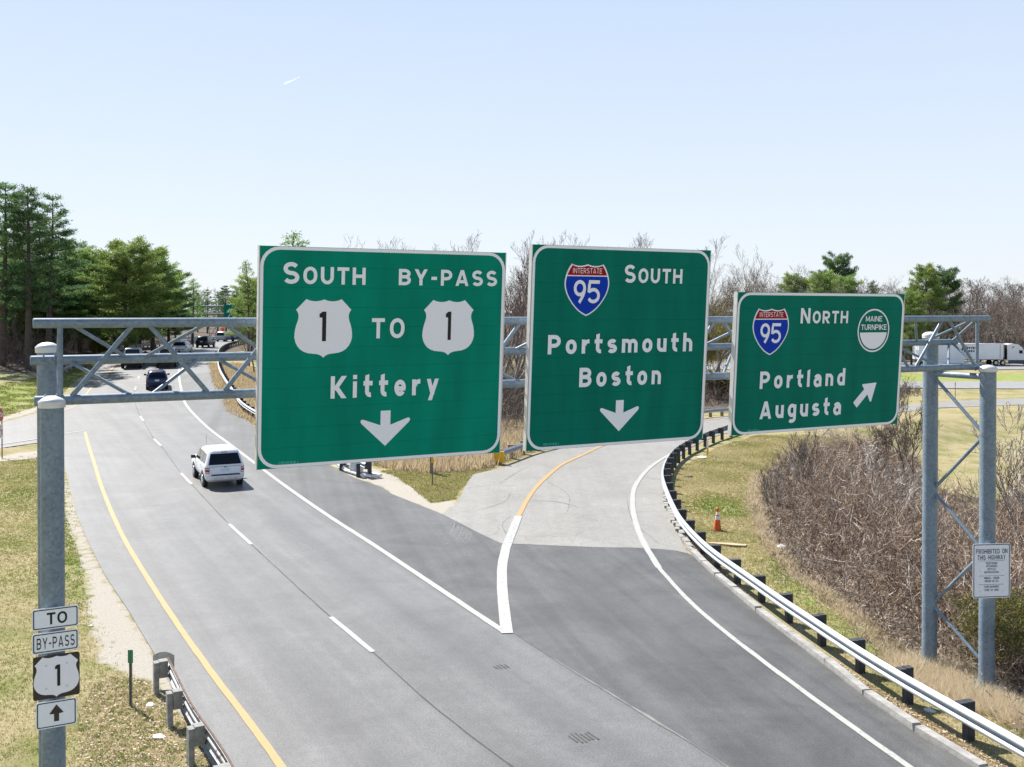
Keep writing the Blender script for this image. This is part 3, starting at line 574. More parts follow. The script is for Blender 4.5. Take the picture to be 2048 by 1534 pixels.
    if ch == '9':
        k = (tp+.37)/2; ry = tp-k
        return [('s', arc(c, k, rx, ry, 0, 360, 24)[:-1], True), ('s', bez((r, k), (r, .38), (c-.02, .03)), False)]
    if ch == '6':
        k = (b+.62)/2; ry = k-b
        return [('s', arc(c, k, rx, ry, 0, 360, 24)[:-1], True), ('s', bez((l, k), (l, .62), (c+.02, .97)), False)]
    if ch == '5': return [S((l-t*.3, tp), (w-.03, tp)), S((l, 1-t), (l-.03, .47)), ('s', [(l-.03, .50)]+arc(c-.03, .335, rx+.03, .335-b, 118, -150, 16), False)]
    if ch == '2': return [('s', arc(c, tp-.26, rx, .26, 165, -25, 12)+[(l+.02, t)], False), S((0, b), (w, b))]
    if ch == '8': return [('s', arc(c, (tp+.52)/2, rx*.9, (tp-.52)/2, 0, 360, 20)[:-1], True), ('s', arc(c, (b+.52)/2, rx, (.52-b)/2, 0, 360, 20)[:-1], True)]
    rr = min(rx*1.1, xt*.45)
    if ch in 'n': return [st(l, 0, xh), ('s', [(l+t*.45, xt-rr*.5)]+arc(c, xt-rr, rx, rr, 130, 0)+[(r, 0)], False)]
    if ch == 'h': return [st(l, 0, 1.03), ('s', [(l+t*.45, xt-rr*.5)]+arc(c, xt-rr, rx, rr, 130, 0)+[(r, 0)], False)]
    if ch == 'm':
        c1, c2 = l+(r-l)*.25, l+(r-l)*.75; q = (r-l)/4; return [st(l, 0, xh), st((l+r)/2, 0, xt-q*.6), ('s', [(l+t*.4, xt-q*.5)]+arc(c1, xt-q, q, q, 130, 0), False), ('s', arc(c2, xt-q, q, q, 150, 0)+[(r, 0)], False)]
    if ch == 'u': return [('s', [(l, xh)]+arc(c, b+rr, rx, rr, 180, 310)+[(r-t*.45, b+rr*.6)], False), st(r, 0, xh)]
    if ch == 'r': return [st(l, 0, xh), ('s', [(l+t*.4, xt-.24)]+arc(w-.02, xt-.26, w-.02-l, .27, 150, 88, 7), False)]
    if ch == 'i': return [st(c, 0, xh), S((c, .84), (c, 1.03))]
    if ch == 'l': return [('p', [(0, 0), (t, 0), (t, 1.04), (0, .96)])]
    if ch == 't':
        x = w*.40; return [('s', [(x, .96)]+arc(x+.17, b+.16, .17, .16, 180, 285, 8), False), ('p', [(x-t/2, .955), (x+t/2, .955), (x+t/2, 1.05), (x-t/2, .99)]), S((0, xt), (x-t/2, xt)), S((x+t/2, xt), (w, xt))]
    if ch == 'e': return [S((t*.9, .345), (w-t*.1, .345)), ('s', [(r, .33)]+arc(c, .39, rx, xt+.01-.39, 0, 180)+arc(c, .39, rx, .39-b+.01, 180, 322), False)]
    if ch == 'a': return [('s', arc(c, xt-.2, rx, .2, 155, 0)+[(r, 0)], False), ('s', [(r-t*.5, .46)]+[(c, .46)]+arc(c-.02, .26, rx-.02, .20, 90, 270)+[(r-t*.5, .07)], False)]
    if ch == 'd': return [st(r, 0, 1.03), ('s', arc(c, .375, rx, .375-b+.01, 48, 312, 18), False)]
    if ch == 'b' or ch == 'p': return [st(l, 0, 1.03), ('s', arc(c, .375, rx, .375-b+.01, -132, 132, 18), False)]
    if ch == 'g': return [('s', arc(c, .40, rx, .40-b-.01, 48, 312, 18), False), ('s', [(r, xh), (r, -.05)]+arc(c, -.06, rx, .16, 0, -140), False)]
    if ch == 'y': return [diag(c+.0, 0.02, t*.55, xh, t), diag(l+.10, -.26, w-t*.55, xh, t)]
    return [st(l)]
def stroke_mesh(mb, P, closed, t, X, z):
    P = np.array(P, float); P = P[np.r_[True, np.linalg.norm(np.diff(P, axis=0), axis=1) > 1e-4]]; n = len(P)
    if closed: d0 = P-np.roll(P, 1, 0); d1 = np.roll(P, -1, 0)-P
    else:
        d = np.diff(P, axis=0); d0 = np.vstack([d[:1], d]); d1 = np.vstack([d, d[-1:]])
    d0 /= np.linalg.norm(d0, axis=1)[:, None]+1e-9; d1 /= np.linalg.norm(d1, axis=1)[:, None]+1e-9
    n0 = np.stack([-d0[:, 1], d0[:, 0]], 1); n1 = np.stack([-d1[:, 1], d1[:, 0]], 1); mi = n0+n1; mi /= np.linalg.norm(mi, axis=1)[:, None]+1e-9
    k = 1/np.clip((mi*n0).sum(1), .4, 1); A, B = P+mi*(t/2*k)[:, None], P-mi*(t/2*k)[:, None]
    V = [(*X(a), z) for a in A]+[(*X(a), z) for a in B]; F = [(n+i, n+(i+1) % n, (i+1) % n, i) for i in range(n if closed else n-1)]
    mb.add(V, F)
def lettering(parent, s, x0, y0, x1, cap, m, z=.008, t=.19, gap=.17, shear=0, name='lettering', slope=0):
    ws = [width_of(c) for c in s]; tot = sum(ws)+gap*(len(s)-1); k = (x1-x0)/tot; mb = MB(); x = 0; zi = 0
    for ch, w in zip(s, ws):
        for g in glyph(ch, w, t*min(1.0, .75+.25*cap/k) if False else t):
            zz = z+.00025*(zi % 8); zi += 1
            X = lambda p, x=x: (x0+(x+p[0])*k+shear*p[1]*cap, y0+p[1]*cap+slope*(x+p[0])*k)
            if g[0] == 's': stroke_mesh(mb, g[1], g[2], t, X, zz)
            else:
                pts = [X(p) for p in g[1]]; area = sum(a[0]*b[1]-b[0]*a[1] for a, b in zip(pts, pts[1:]+pts[:1])); mb.poly(pts if area > 0 else pts[::-1], zz)
        x += w+gap
    return mb.build(name, m, parent)
def rounded(w, h, r, n=7, cx=0, cy=0):
    P = []
    for sx, sy, a in ((1, 1, 0), (-1, 1, 90), (-1, -1, 180), (1, -1, 270)): P += arc(cx+sx*(w/2-r), cy+sy*(h/2-r), r, r, a, a+90, n)
    return P
def ring(mb, outer, inner, z):
    n = len(outer); mb.add([(*p, z) for p in outer]+[(*p, z) for p in inner], [(n+i, i, (i+1) % n, n+(i+1) % n)[::-1] for i in range(n)]); return mb
def plate(mb, outline, z0, z1):
    """flat plate with thickness from an outline (counter-clockwise)"""
    n = len(outline); mb.poly(outline, z1); mb.add([(x, y, z0) for x, y in outline[::-1]], [tuple(range(n))])
    return mb.add([(*p, z0) for p in outline]+[(*p, z1) for p in outline], [(i, (i+1) % n, n+(i+1) % n, n+i) for i in range(n)])
def sym(half): return half+[(-x, y) for x, y in half[::-1] if abs(x) > 1e-6]
US_HALF = [(0, -.5)]+bez((0, -.5), (.05, -.435), (.17, -.43), 5)[1:]+bez((.17, -.43), (.46, -.42), (.5, -.15), 7)[1:]+bez((.5, -.15), (.50, 0), (.45, .12), 5)[1:]+bez((.45, .12), (.405, .24), (.478, .32), 6)[1:]+[(.305, .5)]+bez((.305, .5), (.16, .43), (0, .495), 7)[1:]
IN_HALF = [(0, -.5)]+bez((0, -.5), (.22, -.42), (.38, -.19), 6)[1:]+bez((.38, -.19), (.50, -.02), (.5, .13), 6)[1:]+bez((.5, .13), (.49, .33), (.355, .5), 7)[1:]+bez((.355, .5), (.19, .425), (0, .495), 8)[1:]
def place(poly, cx, cy, sx, sy=None): return [(cx+x*sx, cy+y*(sy or sx)) for x, y in poly]
def us_shield(parent, cx, cy, w, h, nx0, nx1, ny0, ny1, z=.005):
    s = plate(MB(), place(sym(US_HALF), cx, cy, w, h), .0005, z).build('route_shield', M_LEGEND, parent)
    lettering(s, '1', nx0, ny0, nx1, ny1-ny0, M_BLACK, z+.003, t=.165 if False else .21, name='numeral'); return s
def interstate_shield(parent, cx, cy, w, tx, ty, nxx, nyy):
    s = plate(MB(), place(sym(IN_HALF), cx, cy, w, w), .0005, .004).build('route_shield', M_LEGEND, parent)
    inn = place(sym(IN_HALF), cx, cy, w*.945, w*.945); yb = cy+w*.272
    def clip(P, keep):
        out = []
        for a, b in zip(P, P[1:]+P[:1]):
            ka, kb = keep(a), keep(b)
            if ka >= 0: out.append(a)
            if (ka >= 0) != (kb >= 0): t = ka/(ka-kb); out.append((a[0]+(b[0]-a[0])*t, a[1]+(b[1]-a[1])*t))
        return out
    MB().poly(clip(inn, lambda p: yb-.009-p[1]), .0055).build('blue_field', M_BLUE, s); MB().poly(clip(inn, lambda p: p[1]-yb-.009), .0055).build('red_field', M_RED, s)
    lettering(s, 'INTERSTATE', tx[0], ty[0], tx[1], ty[1]-ty[0], M_LEGEND, .007, t=.115, gap=.20, name='lettering')
    lettering(s, '95', nxx[0], nyy[0], nxx[1], nyy[1]-nyy[0], M_LEGEND, .007, t=.15, gap=.12, name='numeral'); return s

# ================= gantry =================
PHI = math.radians(26.958); GD = Vector((math.cos(PHI), math.sin(PHI), 0)); GN = Vector((math.sin(PHI), -math.cos(PHI), 0)); GO = Vector((-5.887, 12.748, 0))
gp = lambda s, off, z: GO+GD*s+GN*off+Vector((0, 0, z))
gantry = thing('sign_gantry', 'galvanised steel truss gantry carrying three green signs over the road', 'gantry')
CH = dict(t=(7.747, -.25), b=(6.739, -.25), m=(7.236, -.9))
def node(k, s): z, o = CH[k]; return gp(s, o, z)
for k, (a, b) in dict(t=(-.2, 18.08), b=(-.19, 17.8), m=(-.22, 17.88)).items():
    mb = MB().cyl(node(k, a), node(k, b), .066, n=18)
    mb.cyl(node(k, a-.012), node(k, a), .052, .066, n=18, caps=True); mb.build('chord', M_GALV, gantry, True)
def brace(a, b, r): MB().cyl(a, b, r, n=10, caps=False).build('brace', M_GALV, gantry, True)
N = 18; st_ = (17.75-.13)/N
for k in range(N):
    s0, s1 = .13+k*st_, .13+(k+1)*st_; e = .10 if k % 2 == 0 else -.10
    ev = k % 2 == 0
    brace(node('b' if ev else 't', s0+.08), node('t' if ev else 'b', s1-.08), .034)
    brace(node('t' if ev else 'm', s0+.09), node('m' if ev else 't', s1-.09), .026)
    brace(node('m' if ev else 'b', s0+.09), node('b' if ev else 'm', s1-.09), .026)
for s0 in (.11, 17.73):
    brace(node('b', s0), node('t', s0), .036); brace(node('t', s0), node('m', s0-.0), .027); brace(node('m', s0), node('b', s0), .027)
def post(base, h, r, z0=0):
    o = MB().cyl((base.x, base.y, z0), (base.x, base.y, h-.12), r, n=28, caps=False).build('post', M_GALV, gantry, True)
    mb = MB().lathe((base.x, base.y, h-.12), [(r+.018, -.03), (r+.020, .03), (r+.020, .05), (r*.85, .085), (r*.5, .108), (.001, .118)], 28)
    mb.build('post_cap', M_CAP, o, True)
    bp = MB(); bp.cyl((base.x, base.y, z0-.3), (base.x, base.y, z0+.05), r+.22, n=20); bp.build('footing', M_BASE, o)
    fl = MB(); fl.cyl((base.x, base.y, z0+.05), (base.x, base.y, z0+.085), r+.15, n=20)
    for q in range(8): a = q*math.pi/4; fl.cyl((base.x+(r+.09)*math.cos(a), base.y+(r+.09)*math.sin(a), z0+.08), (base.x+(r+.09)*math.cos(a), base.y+(r+.09)*math.sin(a), z0+.17), .02, n=6)
    fl.build('base_plate', M_GALV, o); return o
SPR = 17.75
for s0, off, h, r in ((0, 0, 6.82, .143), (0, -1.45, 7.47, .138), (SPR, 0, 6.79, .160), (SPR, -1.45, 7.455, .160)):
    p = gp(s0, off, 0); post(p, h, r, tz(p.x, p.y))
for s0 in (0, SPR):
    MB().cyl(gp(s0, -.12, 6.53), gp(s0, -1.33, 6.53), .066, n=14).build('cross_tie', M_GALV, gantry, True)
    zz = [6.43, 5.31, 3.95, 2.85, 1.43, .5]
    for q in range(5):
        a, b = (-1.33, -.12) if q % 2 == 0 else (-.12, -1.33)
        MB().cyl(gp(s0, a, zz[q]-(.05 if q else 0)), gp(s0, b, zz[q+1]+.05), .037, n=10, caps=False).build('cross_brace', M_GALV, gantry, True)
    # U-bolt saddles holding the chords to the posts
    for k, off in (('b', -.145), ('m', -1.30)):
        for ds in (-.07, .07):
            p = node(k, s0+ds); d = GN*(-.10 if k == 'm' else .10); mb = MB(); pts_ = [p+d, p+Vector((0, 0, .085)), p-d*.8, p-Vector((0, 0, .085)), p+d]
            for a, b in zip(pts_, pts_[1:]): mb.cyl(a, b, .011, n=6)
            mb.build('u_bolt', M_GALV, gantry)

# ================= overhead guide signs =================
def guide_sign(label, s, w, z, h, tau, green, nplank):
    uy = Vector((0, 0, 1))*math.cos(tau)+GN*math.sin(tau); uz = GD.cross(uy); c = gp(s, .22, z)
    o = thing('guide_sign', label, 'road sign'); o.matrix_world = Matrix(((GD.x, uy.x, uz.x, c.x), (GD.y, uy.y, uz.y, c.y), (GD.z, uy.z, uz.z, c.z), (0, 0, 0, 1)))
    ph = h/nplank
    for k in range(nplank):
        y = -h/2+(k+.5)*ph; MB().box((0, y, -.0225+R.normal(0, .0006)), (w-.012, ph-.0018, .045)).build('plank', green, o)
    MB().box((0, 0, -.05), (w-.06, h-.06, .006)).build('backing', M_ALU, o)
    for sx in (-1, 1): MB().box((sx*(w/2+.001), 0, -.045), (.014, h+.004, .09)).build('edge_trim', M_ALU, o)
    for q in (-.36, 0, .36):
        mb = MB(); mb.box((q*w, 0, -.085), (.09, h-.1, .012)); mb.box((q*w, 0, -.13), (.012, h-.1, .08)); mb.box((q*w, 0, -.175), (.09, h-.1, .012)); mb.build('hanger_bar', M_GALV, o)
        for zz_, off in ((7.747, -.25), (6.739, -.25)):
            y = (zz_-z)/math.cos(tau); dep = -.47-math.sin(tau)*y; MB().box((q*w, y, (-.18+dep+.05)/2), (.06, .10, abs(dep+.05+.18))).build('bracket', M_GALV, o)
    rad = .27; ring(MB(), rounded(w-.02, h-.01, rad), rounded(w-.11, h-.10, rad-.04), .004).build('border', M_LEGEND, o)
    return o
def down_arrow(o, cx, y0, y1, w):
    s = w/.76; H_ = y1-y0
    P = [(0, 0), (.37, .345), (.385, .375), (.375, .40), (.345, .405), (.075, .31), (.075, H_/s), (-.078, H_/s), (-.078, .31), (-.345, .405), (-.375, .40), (-.385, .375), (-.37, .345)]
    MB().poly([(cx+x*s, y0+y*s) for x, y in P], .005).build('arrow', M_LEGEND, o)
s1 = guide_sign('green overhead sign reading SOUTH 1 TO BY-PASS 1 and Kittery', 4.454, 3.763, 7.25, 3.109, .0706, M_GREEN_B, 11)
lettering(s1, 'S', -1.557, 1.035, -1.327, .303, M_LEGEND); lettering(s1, 'OUTH', -1.272, 1.034, -.365, .245, M_LEGEND, t=.20, gap=.20)
lettering(s1, 'BY-PASS', .141, 1.036, 1.738, .238, M_LEGEND, t=.20, gap=.22)
us_shield(s1, -.966, .409, .836, .83, -1.030, -.932, .229, .648); us_shield(s1, .954, .407, .842, .828, .904, .991, .222, .647)
lettering(s1, 'TO', -.256, .259, .248, .294, M_LEGEND, gap=.28); lettering(s1, 'Kittery', -.85, -.597, .817, .322, M_LEGEND, t=.21, gap=.34)
down_arrow(s1, -.012, -1.33, -.806, .76); lettering(s1, '12-5011 8-10 P16 NO. A', -1.58, -1.497, -1.30, .036, M_TINY, t=.16)
s2 = guide_sign('green overhead sign reading 95 SOUTH Portsmouth Boston with down arrow', 8.529, 3.467, 7.317, 3.264, .0692, M_GREEN, 11)
interstate_shield(s2, -.72, .928, .838, (-.995, -.449), (1.195, 1.278), (-.967, -.474), (.715, 1.088))
lettering(s2, 'S', -.017, 1.055, .205, .297, M_LEGEND); lettering(s2, 'OUTH', .26, 1.054, 1.148, .244, M_LEGEND, t=.20, gap=.20)
lettering(s2, 'Portsmouth', -1.405, -.098, 1.418, .308, M_LEGEND, t=.21, gap=.30); lettering(s2, 'Boston', -.805, -.643, .795, .315, M_LEGEND, t=.21, gap=.30)
down_arrow(s2, -.005, -1.405, -.886, .755); lettering(s2, '125011 8-10 P16 NO. A', -1.432, -1.56, -1.145, .036, M_TINY, t=.16)
s3 = guide_sign('green overhead sign reading 95 NORTH Portland Augusta with diagonal arrow', 12.916, 4.095, 6.972, 2.534, .068, M_GREEN, 9)
interstate_shield(s3, -1.264, .564, .836, (-1.538, -.995), (.83, .914), (-1.504, -1.026), (.36, .718))
lettering(s3, 'N', -.581, .71, -.35, .28, M_LEGEND); lettering(s3, 'ORTH', -.29, .709, .582, .23, M_LEGEND, t=.20, gap=.20)
MAINE = tag(MB().build('turnpike_badge', M_LEGEND, s3)); cx_, cy_ = 1.26, .566
bd = bpy.data.objects['turnpike_badge']; bpy.data.objects.remove(bd)
bd = ring(MB(), arc(cx_, cy_, .412, .412, 0, 360, 49)[:-1], arc(cx_, cy_, .383, .383, 0, 360, 49)[:-1], .005).build('turnpike_badge', M_LEGEND, s3)
lettering(bd, 'MAINE', 1.039, .738, 1.465, .103, M_LEGEND, t=.16, gap=.10); lettering(bd, 'TURNPIKE', .931, .578, 1.595, .104, M_LEGEND, t=.16, gap=.08)
MB().poly(arc(cx_, cy_, .352, .352, 186, 354, 25), .005).build('half_disc', M_LEGEND, bd)
lettering(s3, 'Portland', -1.46, -.457, .589, .312, M_LEGEND, t=.21, gap=.32); lettering(s3, 'Augusta', -1.43, -1.004, .527, .318, M_LEGEND, t=.21, gap=.30)
MB().poly([(.835, -.796), (.934, -.9), (1.19, -.655), (1.27, -.80), (1.30, -.795), (1.413, -.445), (1.405, -.433), (1.05, -.455), (1.045, -.475), (1.10, -.555)], .005).build('arrow', M_LEGEND, s3)
lettering(s3, '190 1-8 NO. 1', -1.683, -1.21, -1.431, .03, M_TINY, t=.16)

# ================= small signs on the gantry posts =================
def flat_sign(name, label, c, gx_, w, h, rad, face, border=None, bw=.012, inset=.014):
    o = thing(name, label, 'road sign'); gx_ = Vector(gx_); uy = Vector((0, 0, 1)); uz = gx_.cross(uy)
    o.matrix_world = Matrix(((gx_.x, uy.x, uz.x, c[0]), (gx_.y, uy.y, uz.y, c[1]), (gx_.z, uy.z, uz.z, c[2]), (0, 0, 0, 1)))
    plate(MB(), rounded(w, h, rad), -.004, .0).build('panel', face, o)
    if border is not None: ring(MB(), rounded(w-inset*2, h-inset*2, rad*.75), rounded(w-inset*2-bw*2, h-inset*2-bw*2, rad*.55), .002).build('border', border, o)
    return o
def clamp(o, r_off):
    MB().box((0, 0, -.02), (.32, .03, .03)).build('mounting_bar', M_GALV, o)
M_BROWNBLACK = mat('faded_black_sheeting', (.030, .022, .018), .5, var=.15)
cp = gp(0, .19, 0)
def on_post(u, z): return cp+GD*u+Vector((0, 0, z))
a = flat_sign('plaque_sign', 'small white plaque reading TO, topmost on the left gantry post', on_post(.022, 4.018), GD, .54, .272, .03, M_SIGNWHITE, M_BLACK); clamp(a, 0); lettering(a, 'TO', -.10, -.075, .135, .15, M_BLACK, .003, t=.17, gap=.16)
a = flat_sign('plaque_sign', 'small white plaque reading BY-PASS under the TO plaque', on_post(.021, 3.716), GD, .54, .262, .03, M_SIGNWHITE, M_BLACK); clamp(a, 0); lettering(a, 'BY-PASS', -.215, -.073, .222, .14, M_BLACK, .003, t=.13, gap=.25)
a = flat_sign('route_marker', 'square black and white route 1 shield sign on the left gantry post', on_post(.031, 3.278), GD, .54, .55, .03, M_BROWNBLACK); clamp(a, 0); us_shield(a, 0, 0, .525, .52, -.018, .042, -.125, .145, .004)
mb = MB()
for sx in (-.12, .12):
    for sy in (-.14, .15): mb.cyl((sx, sy, .004), (sx, sy, .010), .012, n=8)
mb.build('bolt', M_ALU, a)
a = flat_sign('arrow_sign', 'small white sign with black up arrow, lowest on the left gantry post', on_post(.028, 2.80), GD, .475, .345, .03, M_SIGNWHITE, M_BLACK); clamp(a, 0)
MB().poly([(-.028, -.095), (.03, -.095), (.03, .0), (.075, .005), (.080, .012), (.003, .115), (-.003, .115), (-.08, .012), (-.075, .005), (-.028, .0)], .003).build('arrow', M_BROWNBLACK, a)
y6 = math.radians(6); g6 = Vector((math.cos(y6), math.sin(y6), 0)); n6 = Vector((math.sin(y6), -math.cos(y6), 0)); cpr = gp(SPR, 0, 0)+n6*.2
M_NAVY = mat('navy_lettering', (.010, .020, .055), .5)
a = flat_sign('regulation_sign', 'tall white sign reading PROHIBITED ON THIS HIGHWAY on the right post', cpr+g6*(-.024)+Vector((0, 0, 2.53)), g6, .825, 1.13, .045, M_SIGNWHITE, M_NAVY, .016, .016); clamp(a, 0)
lettering(a, 'PROHIBITED ON', -.345, .355, .345, .098, M_NAVY, .003, t=.15, gap=.16); lettering(a, 'THIS HIGHWAY', -.31, .228, .305, .098, M_NAVY, .003, t=.15, gap=.16)
mb = MB()
for y in (.205, -.105, -.285): mb.box((0, y, .001), (.55, .006, .002))
mb.build('rule_line', M_NAVY, a)
for s_, y, w_ in (('PEDESTRIANS', .135, .25), ('HITCHHIKERS', .075, .24), ('BICYCLES', .012, .175), ('MOTORSCOOTERS', -.052, .315), ('ANIMALS - RIDDEN', -.172, .335), ('DRIVEN OR LED', -.235, .295), ('FARM EQUIPMENT', -.352, .325), ('OVER 96" WIDE', -.42, .31)):
    lettering(a, s_, -w_/2, y, w_/2, .044, M_NAVY, .003, t=.15, gap=.14)
mb = MB()
for sx in (-.25, .25):
    for sy in (.0, -.43): mb.cyl((sx, sy, .002), (sx, sy, .008), .010, n=8)
mb.build('bolt', M_ALU, a)
# ================= guardrails =================
WPROF = [(.0, -.155), (.012, -.148), (.02, -.135), (.075, -.10), (.083, -.088), (.083, -.066), (.075, -.055), (.012, -.018), (.0, 0), (.012, .018), (.075, .055), (.083, .066), (.083, .088), (.075, .10), (.02, .135), (.012, .148), (.0, .155)]
def beam(P, side, zc, m, parent, off=.0, prof=WPROF, name='rail_beam', zo=0):
    """W-shaped beam along the path P; side=+1 puts the ridges to the left of travel"""
    d, nn = path_normals(P); nn = nn*side; V = []; n = len(P); k = len(prof)
    Z = terrain(P[:, 0], P[:, 1])
    for i in range(n):
        for (q, z) in prof: V.append((P[i, 0]+nn[i, 0]*(q+off), P[i, 1]+nn[i, 1]*(q+off), Z[i]+zc+z))
        for (q, z) in prof[::-1]: V.append((P[i, 0]+nn[i, 0]*(q+off-.006), P[i, 1]+nn[i, 1]*(q+off-.006), Z[i]+zc+z))
    kk = 2*k; F = [(i*kk+j, i*kk+(j+1) % kk, (i+1)*kk+(j+1) % kk, (i+1)*kk+j) for i in range(n-1) for j in range(kk)]
    F += [tuple(range(kk)), tuple((n-1)*kk+j for j in range(kk))[::-1]]
    return mesh_obj(name, V, F, m, parent, False)
def guardrail(label, pts, side, zc, m_rail, m_post, post_size, block=.15, spacing=1.83, group=None, beam_len=3.81, end=None, notch=False, post_top=None):
    root = thing('guardrail', label, 'guardrail', (0, 0, 0), group=group)
    P = smooth_path(pts, .32); d, nn = path_normals(P); nn = nn*side; L = np.r_[0, np.cumsum(np.linalg.norm(np.diff(P, axis=0), axis=1))]
    at = lambda s: (np.array([np.interp(s, L, P[:, 0]), np.interp(s, L, P[:, 1])]), np.array([np.interp(s, L, d[:, 0]), np.interp(s, L, d[:, 1])]), np.array([np.interp(s, L, nn[:, 0]), np.interp(s, L, nn[:, 1])]))
    s = 0
    while s < L[-1]-.5:
        e = min(s+beam_len, L[-1]); ss = np.linspace(s, e+.10, max(3, int((e-s)/.35)+1)); Q = np.stack([np.interp(ss, L, P[:, 0]), np.interp(ss, L, P[:, 1])], 1)
        beam(Q, side, zc, m_rail, root, off=.002*(int(s/beam_len) % 2)); s = e
    top = post_top or zc+.17; s = .15; w, dp = post_size
    proto = blk = None
    while s < L[-1]-.1:
        p, t, q = at(s); ang = math.atan2(t[1], t[0]); z = tz(*p)
        if proto is None:
            proto = MB().box((0, 0, (top-.3)/2), (w, dp, top+.3)).build('post', m_post, root); blk = MB().box((0, 0, 0), (w*1.05, block, .34)).build('blockout', m_post, root) if block else None
            o, b = proto, blk
        else:
            o = proto.copy(); C.objects.link(o); o.parent = root
            if blk: b = blk.copy(); C.objects.link(b); b.parent = root
        c = p-q*(block+dp/2+.006); o.location = (c[0], c[1], z-.0+R.normal(0, .008)); o.rotation_euler = (R.normal(0, .012), R.normal(0, .012), ang)
        if blk: c = p-q*(block/2+.004); b.location = (c[0], c[1], z+zc+.01); b.rotation_euler = (0, 0, ang)
        s += spacing
    return root, P, nn
right_pts = [(10.6, 9.5), (9.75, 13.2), (9.15, 15.6), (8.47, 18.2), (8.02, 19.95), (7.66, 21.7), (7.36, 23.5), (7.07, 25.2), (6.83, 26.9), (6.60, 28.5), (6.36, 30.2), (6.22, 32.3), (6.18, 34.7), (6.29, 36.9), (6.46, 39.3), (6.72, 42.2), (7.05, 44.6), (7.7, 47.8), (8.5, 51.0), (9.55, 54.2), (11.2, 57.9), (13.1, 61.5), (16, 66.2), (20.5, 71.8)]
_p = smooth_path(right_pts, 1.2); _n = path_normals(_p)[1]; right_pts = (_p+_n*.27).tolist()     # the measured line is that of the posts; the rail stands in front of it
guardrail('bright steel guardrail on black posts curving along the exit ramp', right_pts, 1, .55, M_RAIL, M_BLACKPOST, (.15, .16), block=.15, spacing=1.78, post_top=.74)
g2, P2, N2 = guardrail('weathered guardrail with grey posts at the left shoulder, nearest the camera', [(-7.22, 20.75), (-7.02, 20.38), (-5.97, 18.36), (-5.13, 16.95), (-4.46, 15.77), (-3.6, 14), (-2.7, 12)], 1, .50, M_OLDRAIL, M_GREYPOST, (.18, .10), block=.17, post_top=.66)
# curved end wing and the rusty top edge of the weathered rail
mb = MB(); n_ = 9; V = []
for k in range(n_):
    a = math.radians(-20+k*20); x = -7.50-.02+.16*math.sin(a)*1.0; y = 20.80+.05+.0
for k in range(n_):
    u = -1+2*k/(n_-1); V.append((-7.33+u*.225, 20.90+.03*(1-u*u), tz(-7.6, 20.9)+.30)); 
for k in range(n_):
    u = -1+2*k/(n_-1); V.append((-7.33+u*.225, 20.90+.03*(1-u*u), tz(-7.6, 20.9)+.66+.07*(1-u*u)))
mb.add(V, [(k, k+1, n_+k+1, n_+k) for k in range(n_-1)]); mb.add([(x, y+.008, z) for x, y, z in V], [(k+1, k, n_+k, n_+k+1) for k in range(n_-1)])
mb.build('end_wing', M_OLDRAIL, g2)
mb = MB(); Zp = terrain(P2[:, 0], P2[:, 1])
for i in range(len(P2)-1):
    for j in (0,):
        a = (*(P2[i]+N2[i]*.03), Zp[i]+.662); b = (*(P2[i+1]+N2[i+1]*.03), Zp[i+1]+.662); mb.cyl(a, b, .016, n=6, caps=False)
mb.build('top_edge', M_RUST, g2)
gore_pts = [(-.56, 49.7), (.12, 51.3), (.70, 52.8), (1.36, 54.3), (2.08, 55.7), (2.85, 57.3), (5.0, 61.5), (8.7, 67.8), (14.3, 77.6), (18.4, 82.6), (26, 87.2)]
g3, P3, N3 = guardrail('guardrail on brown timber posts with a yellow end block at the gore', gore_pts, -1, .55, M_RAIL, M_WOODPOST, (.18, .2), block=.16, spacing=1.75)
M_YBLOCK = mat('yellow_reflective_sheeting', (.72, .42, .01), .5, var=.05)
ang = math.atan2(1.6, .68); zg = tz(-.6, 49.6)
MB().box((-.64, 49.52, zg+.40), (.12, .52, .55), ang).build('end_block', M_YBLOCK, g3); MB().box((-.60, 49.62, zg+.15), (.12, .14, .36), ang).build('end_post', M_GREYPOST, g3)
main_rail = [(-6.75, 46.0), (-8.15, 48.7), (-11.6, 55.6), (-15.6, 63.3), (-19.2, 71.0), (-21.9, 78.6), (-25.5, 88.5), (-28.8, 98), (-31.2, 105.9), (-33.8, 114.8), (-35.7, 122.4), (-38.0, 133.3), (-40.2, 148), (-42.5, 160), (-43.9, 175), (-43.4, 188), (-39, 200)]
g4, P4, N4 = guardrail('long steel guardrail along the right shoulder of the main road', main_rail, 1, .55, M_RAIL, M_BLACKPOST, (.15, .16), spacing=1.9)
far_l = [(-43.2, 96), (-45.0, 106), (-46.7, 116), (-48.0, 126), (-48.8, 136), (-49.6, 147), (-51, 161), (-53.4, 176), (-54, 190), (-50, 208)]
guardrail('low steel guardrail along the far left shoulder below the woods', far_l, -1, .55, M_OLDRAIL, M_GREYPOST, (.15, .16), spacing=1.9)
